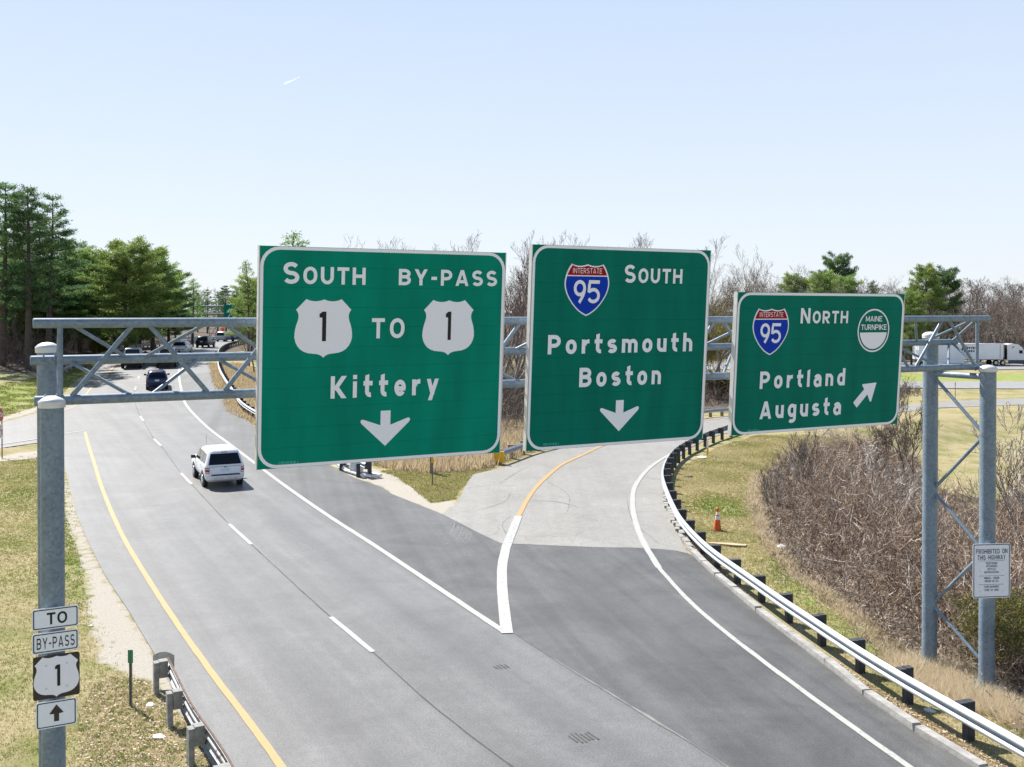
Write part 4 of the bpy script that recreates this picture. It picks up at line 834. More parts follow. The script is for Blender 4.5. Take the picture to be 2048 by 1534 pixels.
# bent impact terminal lying at the end of the main guardrail
tr = thing('impact_terminal', 'bent white guardrail terminal lying on the gravel under the SOUTH 1 sign', 'guardrail end', (-7.0, 46.6, tz(-7, 46.6)))
M_PALE = mat('scuffed_white_plastic', (.66, .67, .67), .5, var=.15, scale=7)
MB().lathe((-.35, .5, .12), [(.30, 0), (.34, .08), (.33, .55), (.30, .62), (.05, .66)], 18).build('drum', M_PALE, tr, True)
mb = MB(); q_ = [(-1.55, 2.0, .25), (-.9, .75, .12), (-.1, -.3, .10), (.55, -.75, .10), (.95, -.6, .12), (.6, -.2, .10), (.05, .25, .08)]
for a, b in zip(q_, q_[1:]): mb.cyl(a, b, .07, n=8)
mb.build('bent_rail', M_PALE, tr, True); mb = MB(); mb.box((-1.2, 1.2, .25), (.15, .15, .7)); mb.build('broken_post', M_BLACKPOST, tr); MB().box((-.15, -.35, .25), (.17, .17, .75), .3).build('broken_post', M_BLACKPOST, tr)

# ================= markers, cone, litter =================
def gpos(k, dx=0, dy=0): x, y = SPOTS[k]; return (x+dx, y+dy, float(gz_at(x+dx, y+dy)))
M_UCHAN = mat('steel_channel_post', (.22, .22, .21), .6, .4, var=.2, scale=20); M_GREENREF = mat('green_reflector', (.01, .19, .085), .5)
M_WHITEPL = mat('white_plastic', (.72, .72, .70), .5, var=.05); M_ORANGE = mat('orange_cone_plastic', (.62, .085, .012), .55, var=.12, scale=10)
def marker(name, label, pos, h, plate_mat, pw, ph, post_mat=None, thick=.035, second=None):
    o = thing(name, label, 'marker post', pos); mb = MB(); mb.box((-.022, 0, h/2-.15), (.006, .04, h+.3)); mb.box((.022, 0, h/2-.15), (.006, .04, h+.3)); mb.box((0, .018, h/2-.15), (.04, .006, h+.3)); mb.build('post', post_mat or M_UCHAN, o)
    if plate_mat: plate_o = MB().box((0, -.012, h-ph/2+.02), (pw, .012, ph)).build('reflector', plate_mat, o)
    if second: MB().box((0, -.012, h-ph*1.5+.02), (pw, .012, ph)).build('reflector', second, o)
    return o
marker('delineator_post', 'slim steel delineator post with green reflector by the left gravel shoulder', gpos('mile_post'), 1.12, M_GREENREF, .10, .26)
marker('delineator_post', 'steel delineator post with yellow reflector in the gore grass', gpos('gore_post'), 1.2, M_YBLOCK, .115, .22)
marker('delineator_post', 'bare thin steel post beside the bent white terminal', gpos('thin_post'), .95, None, .1, .1)
marker('delineator_post', 'short white and yellow marker post behind the curved guardrail', gpos('yellow_marker'), .80, M_WHITEPL, .11, .36, M_YBLOCK, second=M_YBLOCK)
marker('delineator_post', 'thin post with yellow tip standing in the far field between the roads', gpos('field_marker'), 1.6, M_YBLOCK, .12, .25)
o = thing('timber_post', 'brown timber post standing behind the yellow reflector in the gore', 'post', gpos('wood_post')); MB().box((0, 0, .55), (.14, .14, 1.3)).build('post', M_WOODPOST, o); MB().box((.5, -.25, .07), (.9, .05, .04), -.35).build('fallen_stick', M_WOODPOST, o)
cone = thing('traffic_cone', 'orange traffic cone with two white bands on the grass behind the guardrail', 'cone', gpos('cone'))
MB().lathe((0, 0, .03), [(.135, 0), (.125, .12), (.088, .38)], 20).build('cone_body', M_ORANGE, cone, True)
MB().lathe((0, 0, .03), [(.089, .38), (.089+.001, .385), (.072, .50), (.071, .505)], 20).build('reflective_band', M_WHITEPL, cone, True)
MB().lathe((0, 0, .03), [(.071, .505), (.064, .55)], 20).build('cone_body', M_ORANGE, cone, True)
MB().lathe((0, 0, .03), [(.064, .55), (.045, .66)], 20).build('reflective_band', M_WHITEPL, cone, True)
MB().lathe((0, 0, .03), [(.045, .66), (.036, .72), (.05, .725), (.052, .76), (.035, .80), (.001, .805)], 20).build('cone_body', M_ORANGE, cone, True)
MB().box((0, 0, .015), (.34, .34, .035), .3).build('cone_base', M_BLACKPOST, cone)
M_BOARD = mat('pale_pine_board', (.48, .36, .22), .8, var=.15, scale=9)
bx, by = SPOTS['board']; o = thing('plank', 'pale broken board lying in the grass below the traffic cone', 'board', (bx+.05, by+.1, float(gz_at(bx, by))+.05), math.radians(-16))
plate(MB(), [(-.62, -.05), (.35, -.13), (.62, -.10), (.66, .10), (.30, .13), (-.62, .03)], -.02, .015).build('board', M_BOARD, o); MB().box((-.25, .10, .0), (1.0, .05, .03), .12).build('batten', M_BOARD, o)
def scrap(name, label, x, y, s, m, cat, flat=.25):
    n = 9; ths = np.linspace(0, 2*math.pi, n, endpoint=False); rr = s*(.6+.5*R.random(n)); zz = s*flat*R.random(n); z = float(gz_at(x, y))
    V = [(r*math.cos(t), r*math.sin(t), q+.015) for r, t, q in zip(rr, ths, zz)]+[(0, 0, s*flat*1.2)]+[(r*.9*math.cos(t), r*.9*math.sin(t), -.01) for r, t in zip(rr, ths)]
    F = [(i, (i+1) % n, n) for i in range(n)]+[(n+1+i, n+1+(i+1) % n, (i+1) % n, i) for i in range(n)]
    o = mesh_obj(name, V, F, m); o.location = (x, y, z); return tag(o, label, cat)
M_PAPER = mat('white_paper_litter', (.70, .70, .68), .8, var=.08)
scrap('litter_scrap', 'crumpled white plastic bag at the edge of the brush', *SPOTS['litter_a'], .16, M_PAPER, 'litter', .8)
scrap('tyre_scrap', 'black rubber scrap on the grass beside the curved guardrail', *SPOTS['debris'], .22, M_BLACKPOST, 'debris', .3)
for lab, x, y, s in (('small white scrap on the gravel edge right of the left gantry post', -10.55, 24.9, .06), ('torn white paper in the leaves right of the up arrow sign', -7.33, 16.95, .14), ('white scrap in the leaves left of the delineator shadow', -6.55, 18.4, .13),
                      ('white scrap beside the foot of the green delineator post', -7.25, 19.9, .10), ('pale scrap under the near end of the bright guardrail', 8.25, 19.6, .13), ('pale flat scrap at the foot of the yellow marker post', 10.25, 53.9, .3)):
    scrap('litter_scrap', lab, x, y, s, M_PAPER, 'litter')
# turn-restriction and stop signs on one post at the left edge
M_STOPRED = mat('red_sign_sheeting', (.36, .02, .015), .5, var=.08)
x, y = SPOTS['turn_post']; z = float(gz_at(x, y)); fv = Vector((-.72, -.70, 0)).normalized(); gx_ = Vector((-fv.y, fv.x, 0))
o = thing('stop_sign', 'red octagonal stop sign high on a thin post at the side road', 'road sign', (x, y, z)); MB().cyl((0, 0, -.3), (0, 0, 2.62), .03, n=8).build('post', M_RUST, o)
of = flat_sign('x', 'x', (0, 0, 0), gx_, .1, .1, .02, M_BLACK)
for c in list(of.children): bpy.data.objects.remove(c)
bpy.data.objects.remove(of)
def face_frame(name, parent, c):
    e = bpy.data.objects.new(name, None); C.objects.link(e); e.parent = parent; uy = Vector((0, 0, 1)); uz = gx_.cross(uy)
    e.matrix_local = Matrix(((gx_.x, uy.x, uz.x, c[0]), (gx_.y, uy.y, uz.y, c[1]), (gx_.z, uy.z, uz.z, c[2]), (0, 0, 0, 1))); return e
oc = [(.40*math.cos(math.radians(22.5+45*k)), .40*math.sin(math.radians(22.5+45*k))) for k in range(8)]
def baked(mb, c): 
    uy = Vector((0, 0, 1)); uz = gx_.cross(uy); mb.v = [tuple(gx_*p[0]+uy*p[1]+uz*p[2]+Vector(c)) for p in mb.v]; return mb
def lett_baked(parent, s, x0, y0, x1, cap, m, c, **k):
    q = lettering(None, s, x0, y0, x1, cap, m, **k); uy = Vector((0, 0, 1)); uz = gx_.cross(uy); q.data.transform(Matrix(((gx_.x, uy.x, uz.x, c[0]), (gx_.y, uy.y, uz.y, c[1]), (gx_.z, uy.z, uz.z, c[2]), (0, 0, 0, 1)))); q.parent = parent; return q
cs = (fv*.04)+Vector((0, 0, 2.26)); cs = (cs.x, cs.y, cs.z)
baked(plate(MB(), oc, -.004, 0), cs).build('panel', M_WHITEPL, o); baked(MB().poly([(a*.93, b*.93) for a, b in oc], .002), cs).build('red_field', M_STOPRED, o); lett_baked(o, 'STOP', -.29, -.12, .29, .24, M_LEGEND, cs, z=.005, t=.17)
o = thing('turn_restriction_sign', 'white square no turn sign mounted under the red stop sign', 'road sign', (x, y, z)); cs = (fv*.045)+Vector((0, 0, 1.40)); cs = (cs.x, cs.y, cs.z)
baked(plate(MB(), rounded(.62, .74, .04), -.004, 0), cs).build('panel', M_WHITEPL, o); mb = ring(MB(), arc(0, 0, .27, .30, 0, 360, 33)[:-1], arc(0, 0, .225, .255, 0, 360, 33)[:-1], .005); mb.poly([(-.20, .17), (-.165, .205), (.20, -.17), (.165, -.205)][::-1], .0065); baked(mb, cs).build('prohibition_ring', M_STOPRED, o)
mb = MB().poly([(-.03, -.17), (.03, -.17), (.03, .02), (.08, .02), (.08, -.03), (.17, .06), (.08, .15), (.08, .09), (-.03, .09)], .003); baked(mb, cs).build('arrow', M_BLACK, o)

# ================= vehicles =================
M_GLASS = mat('dark_car_glass', (.006, .008, .010), .08, spec=.3); M_TYRE = mat('tyre_rubber', (.018, .018, .019), .85, var=.2); M_RIM = mat('alloy_rim', (.52, .53, .55), .35, .6); M_TRIM = mat('black_plastic_trim', (.020, .020, .022), .6)
M_TAIL = mat('red_tail_lamp', (.30, .012, .012), .25, spec=.6); M_CLEAR = mat('pale_lamp_lens', (.65, .55, .52), .25); M_PLATE = mat('number_plate', (.58, .66, .72), .5, col2=(.45, .60, .55), scale=25)
def paint(name, col, metal=.2): return mat(name, col, .3, metal, var=.03, scale=3, spec=.6)
def slab_stack(slices, r=.2, nc=4):
    """body from stacked rounded outlines: (z, front, rear, half width[, corner])"""
    mb = MB(); rings = []
    for sl in slices:
        z, f, b, w = sl[:4]; rr = min(sl[4] if len(sl) > 4 else r, w*.9, (f-b)*.45)
        P = [(x, y) for x, y in rounded(2*w, f-b, rr, nc, 0, (f+b)/2)]; rings.append([(x, y, z) for x, y in P])
    n = len(rings[0]); V = sum(rings, []); F = [(k*n+i, k*n+(i+1) % n, (k+1)*n+(i+1) % n, (k+1)*n+i) for k in range(len(rings)-1) for i in range(n)]
    F += [tuple(range(n))[::-1], tuple((len(rings)-1)*n+i for i in range(n))]; return mb.add(V, F)
def interp_slices(sl):
    z = [s[0] for s in sl]; return lambda zz, k: float(np.interp(zz, z, [s[k] for s in sl]))
def rear_patch(parent, name, m, sl, u0, u1, z0, z1, eps=.012, wscale=True, nz=4, nu=7, inset=.0, front=False):
    f = interp_slices(sl); mb = MB(); V = []
    for i in range(nz+1):
        z = z0+(z1-z0)*i/nz; w = f(z, 3); yb = f(z, 1 if front else 2); rr = .2
        for j in range(nu+1):
            x = (u0+(u1-u0)*j/nu)*w; e = max(0, abs(x)-(w-rr)); dy = rr-math.sqrt(max(0, rr*rr-e*e)) if e > 0 else 0
            V.append((x, (yb+eps-dy) if front else (yb-eps+dy), z))
    F = [(i*(nu+1)+j, i*(nu+1)+j+1, (i+1)*(nu+1)+j+1, (i+1)*(nu+1)+j) for i in range(nz) for j in range(nu)]
    if front: F = [q[::-1] for q in F]
    mb.add(V, F); return mb.build(name, m, parent, True)
def side_patch(parent, name, m, sl, side, ya, yb, z0, z1, eps=.012, lean0=0, lean1=0, nz=3, ny=4):
    f = interp_slices(sl); V = []
    for i in range(nz+1):
        t = i/nz; z = z0+(z1-z0)*t; w = f(z, 3); a = ya+lean0*t; b = yb+lean1*t
        for j in range(ny+1): V.append((side*(w+eps), a+(b-a)*j/ny, z))
    F = [(i*(ny+1)+j, i*(ny+1)+j+1, (i+1)*(ny+1)+j+1, (i+1)*(ny+1)+j) for i in range(nz) for j in range(ny)]
    if side < 0: F = [q[::-1] for q in F]
    return MB().add(V, F).build(name, m, parent, True)
def wheel(parent, x, y, r=.34, w=.22):
    s = 1 if x > 0 else -1; o = MB().cyl((x-s*w/2, y, r), (x+s*w/2, y, r), r, n=22).build('wheel', M_TYRE, parent, False)
    mb = MB(); mb.cyl((x+s*w*.3, y, r), (x+s*(w/2+.006), y, r), r*.66, r*.60, n=18)
    for k in range(5): a = k*2*math.pi/5; mb.box((x+s*(w/2+.012), y+math.cos(a)*r*.33, r+math.sin(a)*r*.33), (.012, r*.50, .05), M=Matrix.Rotation(a, 3, 'X'))
    mb.build('rim', M_RIM, o); return o
SUV = [(.30, 2.02, -2.02, .76), (.42, 2.15, -2.17, .85), (.60, 2.2, -2.22, .88), (.70, 2.18, -2.16, .885), (.95, 2.10, -2.13, .885), (1.00, 2.0, -2.12, .875), (1.06, 1.02, -2.10, .855), (1.35, .62, -1.95, .77), (1.60, .25, -1.80, .70), (1.68, .02, -1.72, .655), (1.72, -.2, -1.55, .56)]
XOVER = [(.28, 2.02, -2.0, .75), (.40, 2.15, -2.14, .84), (.62, 2.2, -2.2, .88), (.85, 2.12, -2.16, .885), (.97, 1.95, -2.12, .87), (1.04, .95, -2.06, .84), (1.30, .50, -1.86, .74), (1.52, .05, -1.60, .65), (1.60, -.25, -1.45, .58), (1.63, -.5, -1.25, .45)]
def car(name, label, cat, pos, heading, sl, m, scale=1., dark_low=True, two_tone=None, roof_rails=True, plate_c=True, spare=None, lamp_low=False):
    x, y = pos; o = thing(name, label, cat, (x, y, tz(x, y)+.034), math.atan2(-heading[0], heading[1])); o.scale = (scale,)*3
    h0 = (tz(x+heading[0]*1.3, y+heading[1]*1.3)-tz(x-heading[0]*1.3, y-heading[1]*1.3))/2.6/max(.1, math.hypot(*heading)); o.rotation_mode = 'XYZ'; o.rotation_euler = (math.atan(h0), 0, math.atan2(-heading[0], heading[1]))
    slab_stack(sl, .22).build('body', m, o, True)
    zb = sl[6][0] if len(sl) > 10 else sl[5][0]; zt = sl[-3][0]; f = interp_slices(sl)
    rear_patch(o, 'rear_window', M_GLASS, sl, -.86, .86, zb+.02, zt-.05, .014)
    rear_patch(o, 'windscreen', M_GLASS, sl, -.86, .86, zb+.05, zt-.04, .014, front=True)
    for s in (-1, 1):
        side_patch(o, 'side_window', M_GLASS, sl, s, -.02, .78, zb+.03, zt-.06, .013, 0, -.42); side_patch(o, 'side_window', M_GLASS, sl, s, -.95, -.10, zb+.03, zt-.06, .013); side_patch(o, 'side_window', M_GLASS, sl, s, -1.68, -1.05, zb+.05, zt-.08, .013, .12, 0)
        z0, z1 = (.62, .98) if not lamp_low else (.74, .98); u = (.80, 1.0) if s > 0 else (-1.0, -.80)
        t = rear_patch(o, 'tail_light', M_TAIL, sl, u[0], u[1], z0+.08, z1-.02, .016, nz=3, nu=3)
        if not lamp_low: rear_patch(t, 'reversing_lens', M_CLEAR, sl, u[0], u[1], z0+.10, z0+.15, .022, nz=1, nu=3); rear_patch(t, 'reversing_lens', M_CLEAR, sl, u[0], u[1], z1-.10, z1-.06, .022, nz=1, nu=3)
        mb = MB().box((s*(.98), .82, 1.08), (.20, .12, .15)); mb.box((s*.87, .84, 1.05), (.10, .05, .05)); mb.build('mirror', M_TRIM, o)
        if roof_rails: mb = MB(); mb.cyl((s*.55, .0, zt+.09), (s*.53, -1.45, zt+.09), .016, n=8); mb.box((s*.55, -.05, zt+.06), (.03, .09, .06)); mb.box((s*.53, -1.40, zt+.06), (.03, .09, .06)); mb.build('roof_rail', M_TRIM, o)
        for yw in (1.32, -1.30):
            mb = MB().cyl((s*.80, yw, .36), (s*.893, yw, .36), .40, n=22); mb.build('wheel_arch', M_TRIM if dark_low else m, o); wheel(o, s*.79, yw, .345)
        side_patch(o, 'sill', M_TRIM if dark_low else m, sl, s, -.95, .95, .32, .45, .012)
        side_patch(o, 'door_handle', M_TRIM, sl, s, .06, .20, .90, .93, .02, nz=1, ny=1); side_patch(o, 'door_handle', M_TRIM, sl, s, -.92, -.78, .91, .94, .02, nz=1, ny=1)
        for yy in (.88, -.03, -1.02): side_patch(o, 'door_gap', M_TRIM, sl, s, yy-.006, yy+.006, .48, zb, .006, nz=4, ny=1)
    rear_patch(o, 'rear_bumper', m, sl, -.97, .97, .42, .60, .05, nz=3)
    rear_patch(o, 'bumper_trim', M_TRIM, sl, -.72, .72, .61, .665, .045, nz=1)
    rear_patch(o, 'tailgate_seam', M_TRIM, sl, -.80, .80, zb-.075, zb-.06, .010, nz=1)
    if plate_c: rear_patch(o, 'number_plate', M_PLATE, sl, -.20, .20, .78, .92, .018, nz=1, nu=3)
    rear_patch(o, 'brake_lamp', M_TAIL, sl, -.20, .20, zt-.005, zt+.025, .02, nz=1); rear_patch(o, 'tailgate_badge', M_TRIM, sl, -.055, .055, .955, .985, .02, nz=1, nu=3)
    return o
P_WHITE = paint('white_car_paint', (.70, .71, .73), .0); P_SILVER = paint('silver_car_paint', (.42, .44, .46), .4); P_NAVY = paint('dark_blue_car_paint', (.015, .026, .085), .2); P_BLACK = paint('black_car_paint', (.010, .011, .013), .1); P_GREYBLUE = paint('blue_grey_car_paint', (.07, .10, .16), .3)
M_TAN = mat('beige_reflector', (.5, .5, .5), .4)
hd = np.array([-5.85, 11.95]); hd = hd/np.linalg.norm(hd); sv = np.array(SPOTS['suv'])+hd*1.24
suv = car('sport_utility_vehicle', 'white boxy sport utility vehicle with dark rear window, nearest vehicle on the road', 'car', sv, hd, SUV, P_WHITE, .955)
rear_patch(suv, 'bumper_step', M_RIM, SUV, -.62, -.46, .455, .48, .06, nz=1, nu=1); rear_patch(suv, 'bumper_step', M_RIM, SUV, -.29, -.11, .455, .48, .06, nz=1, nu=1); rear_patch(suv, 'bumper_step', M_RIM, SUV, .11, .29, .455, .48, .06, nz=1, nu=1); rear_patch(suv, 'bumper_step', M_RIM, SUV, .46, .62, .455, .48, .06, nz=1, nu=1)
MB().cyl((-.45, .35, 1.70), (-.47, .15, 2.2), .006, n=5).build('aerial', M_TRIM, suv)
def follow(k, path, back=1.25):
    p = np.array(SPOTS[k]); P = smooth_path(path, 1); i = int(np.argmin(((P-p)**2).sum(1))); d = P[min(i+4, len(P)-1)]-P[max(0, i-4)]; d /= np.linalg.norm(d); return p+d*back, d
LANE = PATHS['lane_seam'][:15]+[(-34.9, 93), (-37.4, 101), (-39.2, 108), (-41.2, 120), (-43.2, 135), (-45.2, 150), (-47.5, 165)]
p, d = follow('blue', LANE); car('crossover_car', 'dark blue crossover car in the left lane seen through the truss', 'car', p, d, XOVER, P_NAVY, .99, dark_low=False, lamp_low=True)
p, d = follow('white', LANE); car('crossover_car', 'white crossover car ahead of the two pickups', 'car', p, d, XOVER, P_WHITE, 1.0, dark_low=False, lamp_low=True)
p, d = follow('black', LANE); car('crossover_car', 'black crossover car at the far bend of the road', 'car', p, (d[0]+.10, d[1]), XOVER, P_BLACK, .97, lamp_low=True)
for (x, y), m, lab in (((-49.2, 171.0), P_SILVER, 'silver van left of a blue one behind the far guardrail'), ((-46.9, 172.2), P_GREYBLUE, 'blue grey van right of a silver one behind the far guardrail')):
    car('minivan', lab, 'car', (x, y), (.15, 1), SUV, m, .98, dark_low=False)
def pickup(label, pos, d, m):
    x, y = pos; o = thing('pickup_truck', label, 'pickup truck', (x, y, tz(x, y)+.034), math.atan2(-d[0], d[1])); h0 = tz(x+d[0], y+d[1])-tz(x-d[0], y-d[1]); o.rotation_euler = (math.atan(h0/2), 0, math.atan2(-d[0], d[1]))
    low = [(.55, 2.8, -2.78, .88), (.70, 2.9, -2.86, .97), (.95, 2.92, -2.85, .99), (1.12, 2.85, -2.84, .99), (1.20, 2.8, -2.82, .97)]
    slab_stack(low, .12).build('body', m, o, True)
    cab = [(1.16, 1.25, -.85, .96), (1.25, 1.15, -.86, .93), (1.55, .80, -.80, .84), (1.84, .45, -.70, .76), (1.90, .2, -.55, .66)]
    slab_stack(cab, .15).build('cab', m, o, True)
    rear_patch(o, 'rear_window', M_GLASS, cab, -.82, .82, 1.36, 1.78, .014); rear_patch(o, 'windscreen', M_GLASS, cab, -.85, .85, 1.30, 1.80, .014, front=True)
    for s in (-1, 1):
        side_patch(o, 'side_window', M_GLASS, cab, s, -.65, .75, 1.32, 1.76, .012, 0, -.3)
        rear_patch(o, 'tail_light', M_TAIL, low, .86*s if s > 0 else -1.0, 1.0 if s > 0 else -.86, .86, 1.14, .016, nz=2, nu=2)
        for yw in (1.85, -1.75): MB().cyl((s*.86, yw, .45), (s*.998, yw, .45), .46, n=20).build('wheel_arch', M_TRIM, o); wheel(o, s*.86, yw, .40, .27)
        mb = MB().box((s*1.12, .95, 1.34), (.22, .12, .24)); mb.box((s*1.0, .98, 1.3), (.14, .05, .05)); mb.build('mirror', M_TRIM, o)
    mb = MB(); mb.box((0, -1.83, 1.203), (1.62, 1.82, .012)); mb.build('bed_cover', M_TRIM, o)
    MB().box((0, -2.95, .66), (1.85, .16, .22)).build('rear_bumper', M_TRIM, o); rear_patch(o, 'number_plate', M_PLATE, low, -.16, .16, .80, .92, .02, nz=1, nu=1); mb = MB()
    mb.box((0, -1.75, .42), (1.6, .12, .12)); mb.box((0, 0, .48), (.9, 4.6, .12)); mb.build('chassis', M_TRIM, o); return o
p, d = follow('pick_a', LANE, 2.6); pickup('silver white pickup in the left lane, left of the other pickup', p, d, P_SILVER)
p, d = follow('pick_b', LANE, 2.6); pickup('white pickup in the right lane, right of the other pickup', p, d, P_WHITE)
# ---- articulated lorry on the far highway, driving to the right
M_TRAILER = mat('white_trailer_side', (.76, .78, .80), .45, var=.05, scale=.8); M_TRAILTOP = mat('white_trailer_edge', (.70, .70, .70), .4); M_TRUCKW = paint('white_tractor_paint', (.68, .69, .71), .0); M_REEFER = mat('grey_cooling_unit', (.42, .42, .38), .5, var=.15)
A_, B_ = np.array(SPOTS['truck_rear']), np.array(SPOTS['truck_front']); td = (B_-A_)/np.linalg.norm(B_-A_); zt_ = tz(*((A_+B_)/2))+.104
semi = thing('semi_truck', 'white articulated lorry lettered WESTERN EXPRESS on the far highway', 'truck', (A_[0], A_[1]+1.25, zt_), math.atan2(td[1], td[0]))
TL = float(np.linalg.norm(B_-A_)); W2 = 1.2
mb = MB(); mb.box((TL/2, 0, 2.38), (TL, 2*W2, 2.62)); mb.build('trailer', M_TRAILER, semi); tr_ = bpy.data.objects[mb and 'trailer']
MB().box((TL/2, 0, 3.71), (TL+.02, 2*W2+.02, .08)).build('roof_rail', M_TRAILTOP, semi); MB().box((TL/2, -W2-.004, 1.10), (TL, .02, .09)).build('lower_rail', M_TRAILTOP, semi)
MB().box((TL-.55, -W2-.006, 2.38), (.06, .012, 2.5)).build('seam_strip', M_TRIM, semi); MB().box((TL+.14, 0, 2.5), (.28, 2.0, 2.2)).build('cooling_unit', M_REEFER, semi)
for k in range(1, 11): MB().box((TL*k/11.5, -W2-.003, 2.4), (.03, .01, 2.45)).build('panel_joint', M_TRAILER, semi)
MB().box((4.4, -W2+.02, .74), (7.0, .05, .66)).build('side_skirt', M_TRAILER, semi)
mb = MB(); mb.box((TL/2, 0, .98), (TL-.4, .9, .14)); mb.build('chassis', M_TRIM, semi)
def tw_wheel(x, y): return MB().cyl((x, y-.14, .47), (x, y+.14, .47), .47, n=20).build('wheel', M_TYRE, semi)
for x in (1.1, 2.25, TL-1.25, TL-.05, TL+5.1):
    for y in (-1.08, 1.08):
        w_ = tw_wheel(x, y); MB().cyl((x, y-.15 if y < 0 else y+.15, .47), (x, y-.12 if y < 0 else y+.12, .47), .26, n=14).build('rim', M_RIM, w_)
cabp = [(0, .95), (0, 3.55), (1.0, 3.72), (1.9, 3.60), (2.6, 3.05), (3.05, 2.25), (3.3, 1.95), (4.9, 1.75), (5.15, 1.5), (5.2, .95)]
x0 = TL+.75; n_ = len(cabp); V = [(x0+x, -1.16, z) for x, z in cabp]+[(x0+x, 1.16, z) for x, z in cabp]
MB().add(V, [tuple(range(n_)), tuple(range(n_, 2*n_))[::-1]]+[(i, n_+i, n_+(i+1) % n_, (i+1) % n_) for i in range(n_)]).build('cab', M_TRUCKW, semi)
MB().box((x0+2.35, -1.165, 2.32), (.62, .02, .55)).build('side_window', M_GLASS, semi); MB().add([(x0+.75, -1.168, 2.95), (x0+.85, -1.168, 3.15), (x0+1.25, -1.168, 3.30), (x0+1.1, -1.168, 3.05)], [(0, 3, 2, 1)]).build('cab_emblem', M_GREEN, semi)
MB().box((x0+2.2, -1.08, .62), (4.0, .12, .62)).build('side_fairing', paint('dark_blue_fairing', (.02, .03, .06), .1), semi); MB().box((x0-.02, 0, 2.3), (.10, 2.1, 2.4)).build('cab_gap_shield', M_TRIM, semi); MB().box((x0+3.1, -1.35, 2.2), (.14, .2, .5)).build('mirror', M_TRIM, semi)
def truck_words(s, x0, y0, x1, cap, t):
    q = lettering(None, s, x0, y0, x1, cap, M_NAVY, z=W2+.012, t=t, gap=.16, shear=.25); q.data.transform(Matrix(((1, 0, 0, 0), (0, 0, -1, 0), (0, 1, 0, 0), (0, 0, 0, 1)))); q.parent = semi
truck_words('W', 7.35, 2.80, 8.2, .58, .30); truck_words('ESTERN', 8.25, 2.82, 10.35, .38, .34); truck_words('E', 7.1, 2.30, 7.6, .50, .32); truck_words('XPRESS', 7.68, 2.30, 10.05, .34, .34)

# ================= far signs =================
fg = thing('sign_gantry', 'distant thin grey gantry across the far road', 'gantry', (0, 0, 0)); dG = 208.
for z in (9.0, 7.4): MB().cyl((-74, dG, z), (-36, dG+5, z), .12, n=8).build('chord', M_GALV, fg)
for k in range(16): xa = -74+38*k/16; xb2 = xa+38/16; MB().cyl((xa, dG+5*k/16, 9 if k % 2 else 7.4), (xb2, dG+5*(k+1)/16, 7.4 if k % 2 else 9), .06, n=6).build('brace', M_GALV, fg)
for x in (-74, -36): MB().cyl((x, dG+(5 if x > -50 else 0), 2), (x, dG+(5 if x > -50 else 0), 9.6), .2, n=8).build('post', M_GALV, fg)
fs = thing('guide_sign', 'distant green sign with white arrow and shield behind bare branches', 'road sign', (-58.6, dG+1.4, 7.3)); MB().box((0, 0, 0), (3.7, .1, 4.0)).build('panel', M_GREEN, fs)
mb = MB(); mb.box((.95, -.07, .75), (.8, .02, .8)); mb.build('route_shield', M_LEGEND, fs)
mb = MB(); mb.box((-.9, -.07, .8), (.14, .02, 1.0), M=Matrix.Rotation(.6, 3, 'Y')); mb.box((-.9, -.07, -.5), (.14, .02, 1.1), M=Matrix.Rotation(.6, 3, 'Y')); mb.box((-.2, -.07, .9), (.5, .02, .25)); mb.box((.6, -.07, -.6), (1.2, .02, .25)); mb.build('lettering', M_LEGEND, fs)
fo = thing('work_sign', 'small orange roadwork sign beside the far bend', 'road sign', (-49.6, 171, tz(-49.6, 171)+2.1), .5); plate(MB(), [(-.42, 0), (0, -.42), (.42, 0), (0, .42)], -.02, .02).build('panel', paint('orange_sign', (.80, .10, .02), 0), fo); fo.rotation_euler = (math.pi/2, .35, .3)
MB().box((0, -1.3, 0), (.06, 2.0, .05)).build('post', M_UCHAN, fo)
# far bridge parapet at the bend
o = thing('bridge_parapet', 'grey bridge parapet panel at the far left of the bend', 'parapet', (-51.0, 158, tz(-51, 158))); MB().box((0, 0, .55), (7, .3, 1.1), 1.45).build('wall', M_BASE, o)
# contrail: a thin streak of ice cloud high up
M_CONTRAIL = bpy.data.materials.new('ice_cloud'); M_CONTRAIL.use_nodes = True; cn = M_CONTRAIL.node_tree.nodes; cb = cn['Principled BSDF']; cb.inputs['Base Color'].default_value = (.9, .93, .97, 1); cb.inputs['Roughness'].default_value = 1; cb.inputs['Alpha'].default_value = 1
ct, cm, cl_ = cn.new('ShaderNodeBsdfTranslucent'), cn.new('ShaderNodeMixShader'), M_CONTRAIL.node_tree.links; ct.inputs[0].default_value = (.97, .98, 1, 1); cm.inputs[0].default_value = .5
cl_.new(cb.outputs[0], cm.inputs[1]); cl_.new(ct.outputs[0], cm.inputs[2]); cl_.new(cm.outputs[0], cn['Material Output'].inputs[0])
v0, v1 = Vector((-1368, 6000, 1372)), Vector((-1272, 6000, 1417)); mb = MB(); mb.cyl(v0, v0+(v1-v0)*.6, 6, 4.5, n=8); mb.cyl(v0+(v1-v0)*.6, v1, 4.5, 1, n=8)
tag(mb.build('contrail', M_CONTRAIL, None, True), 'short white contrail high in the pale blue sky', 'contrail')
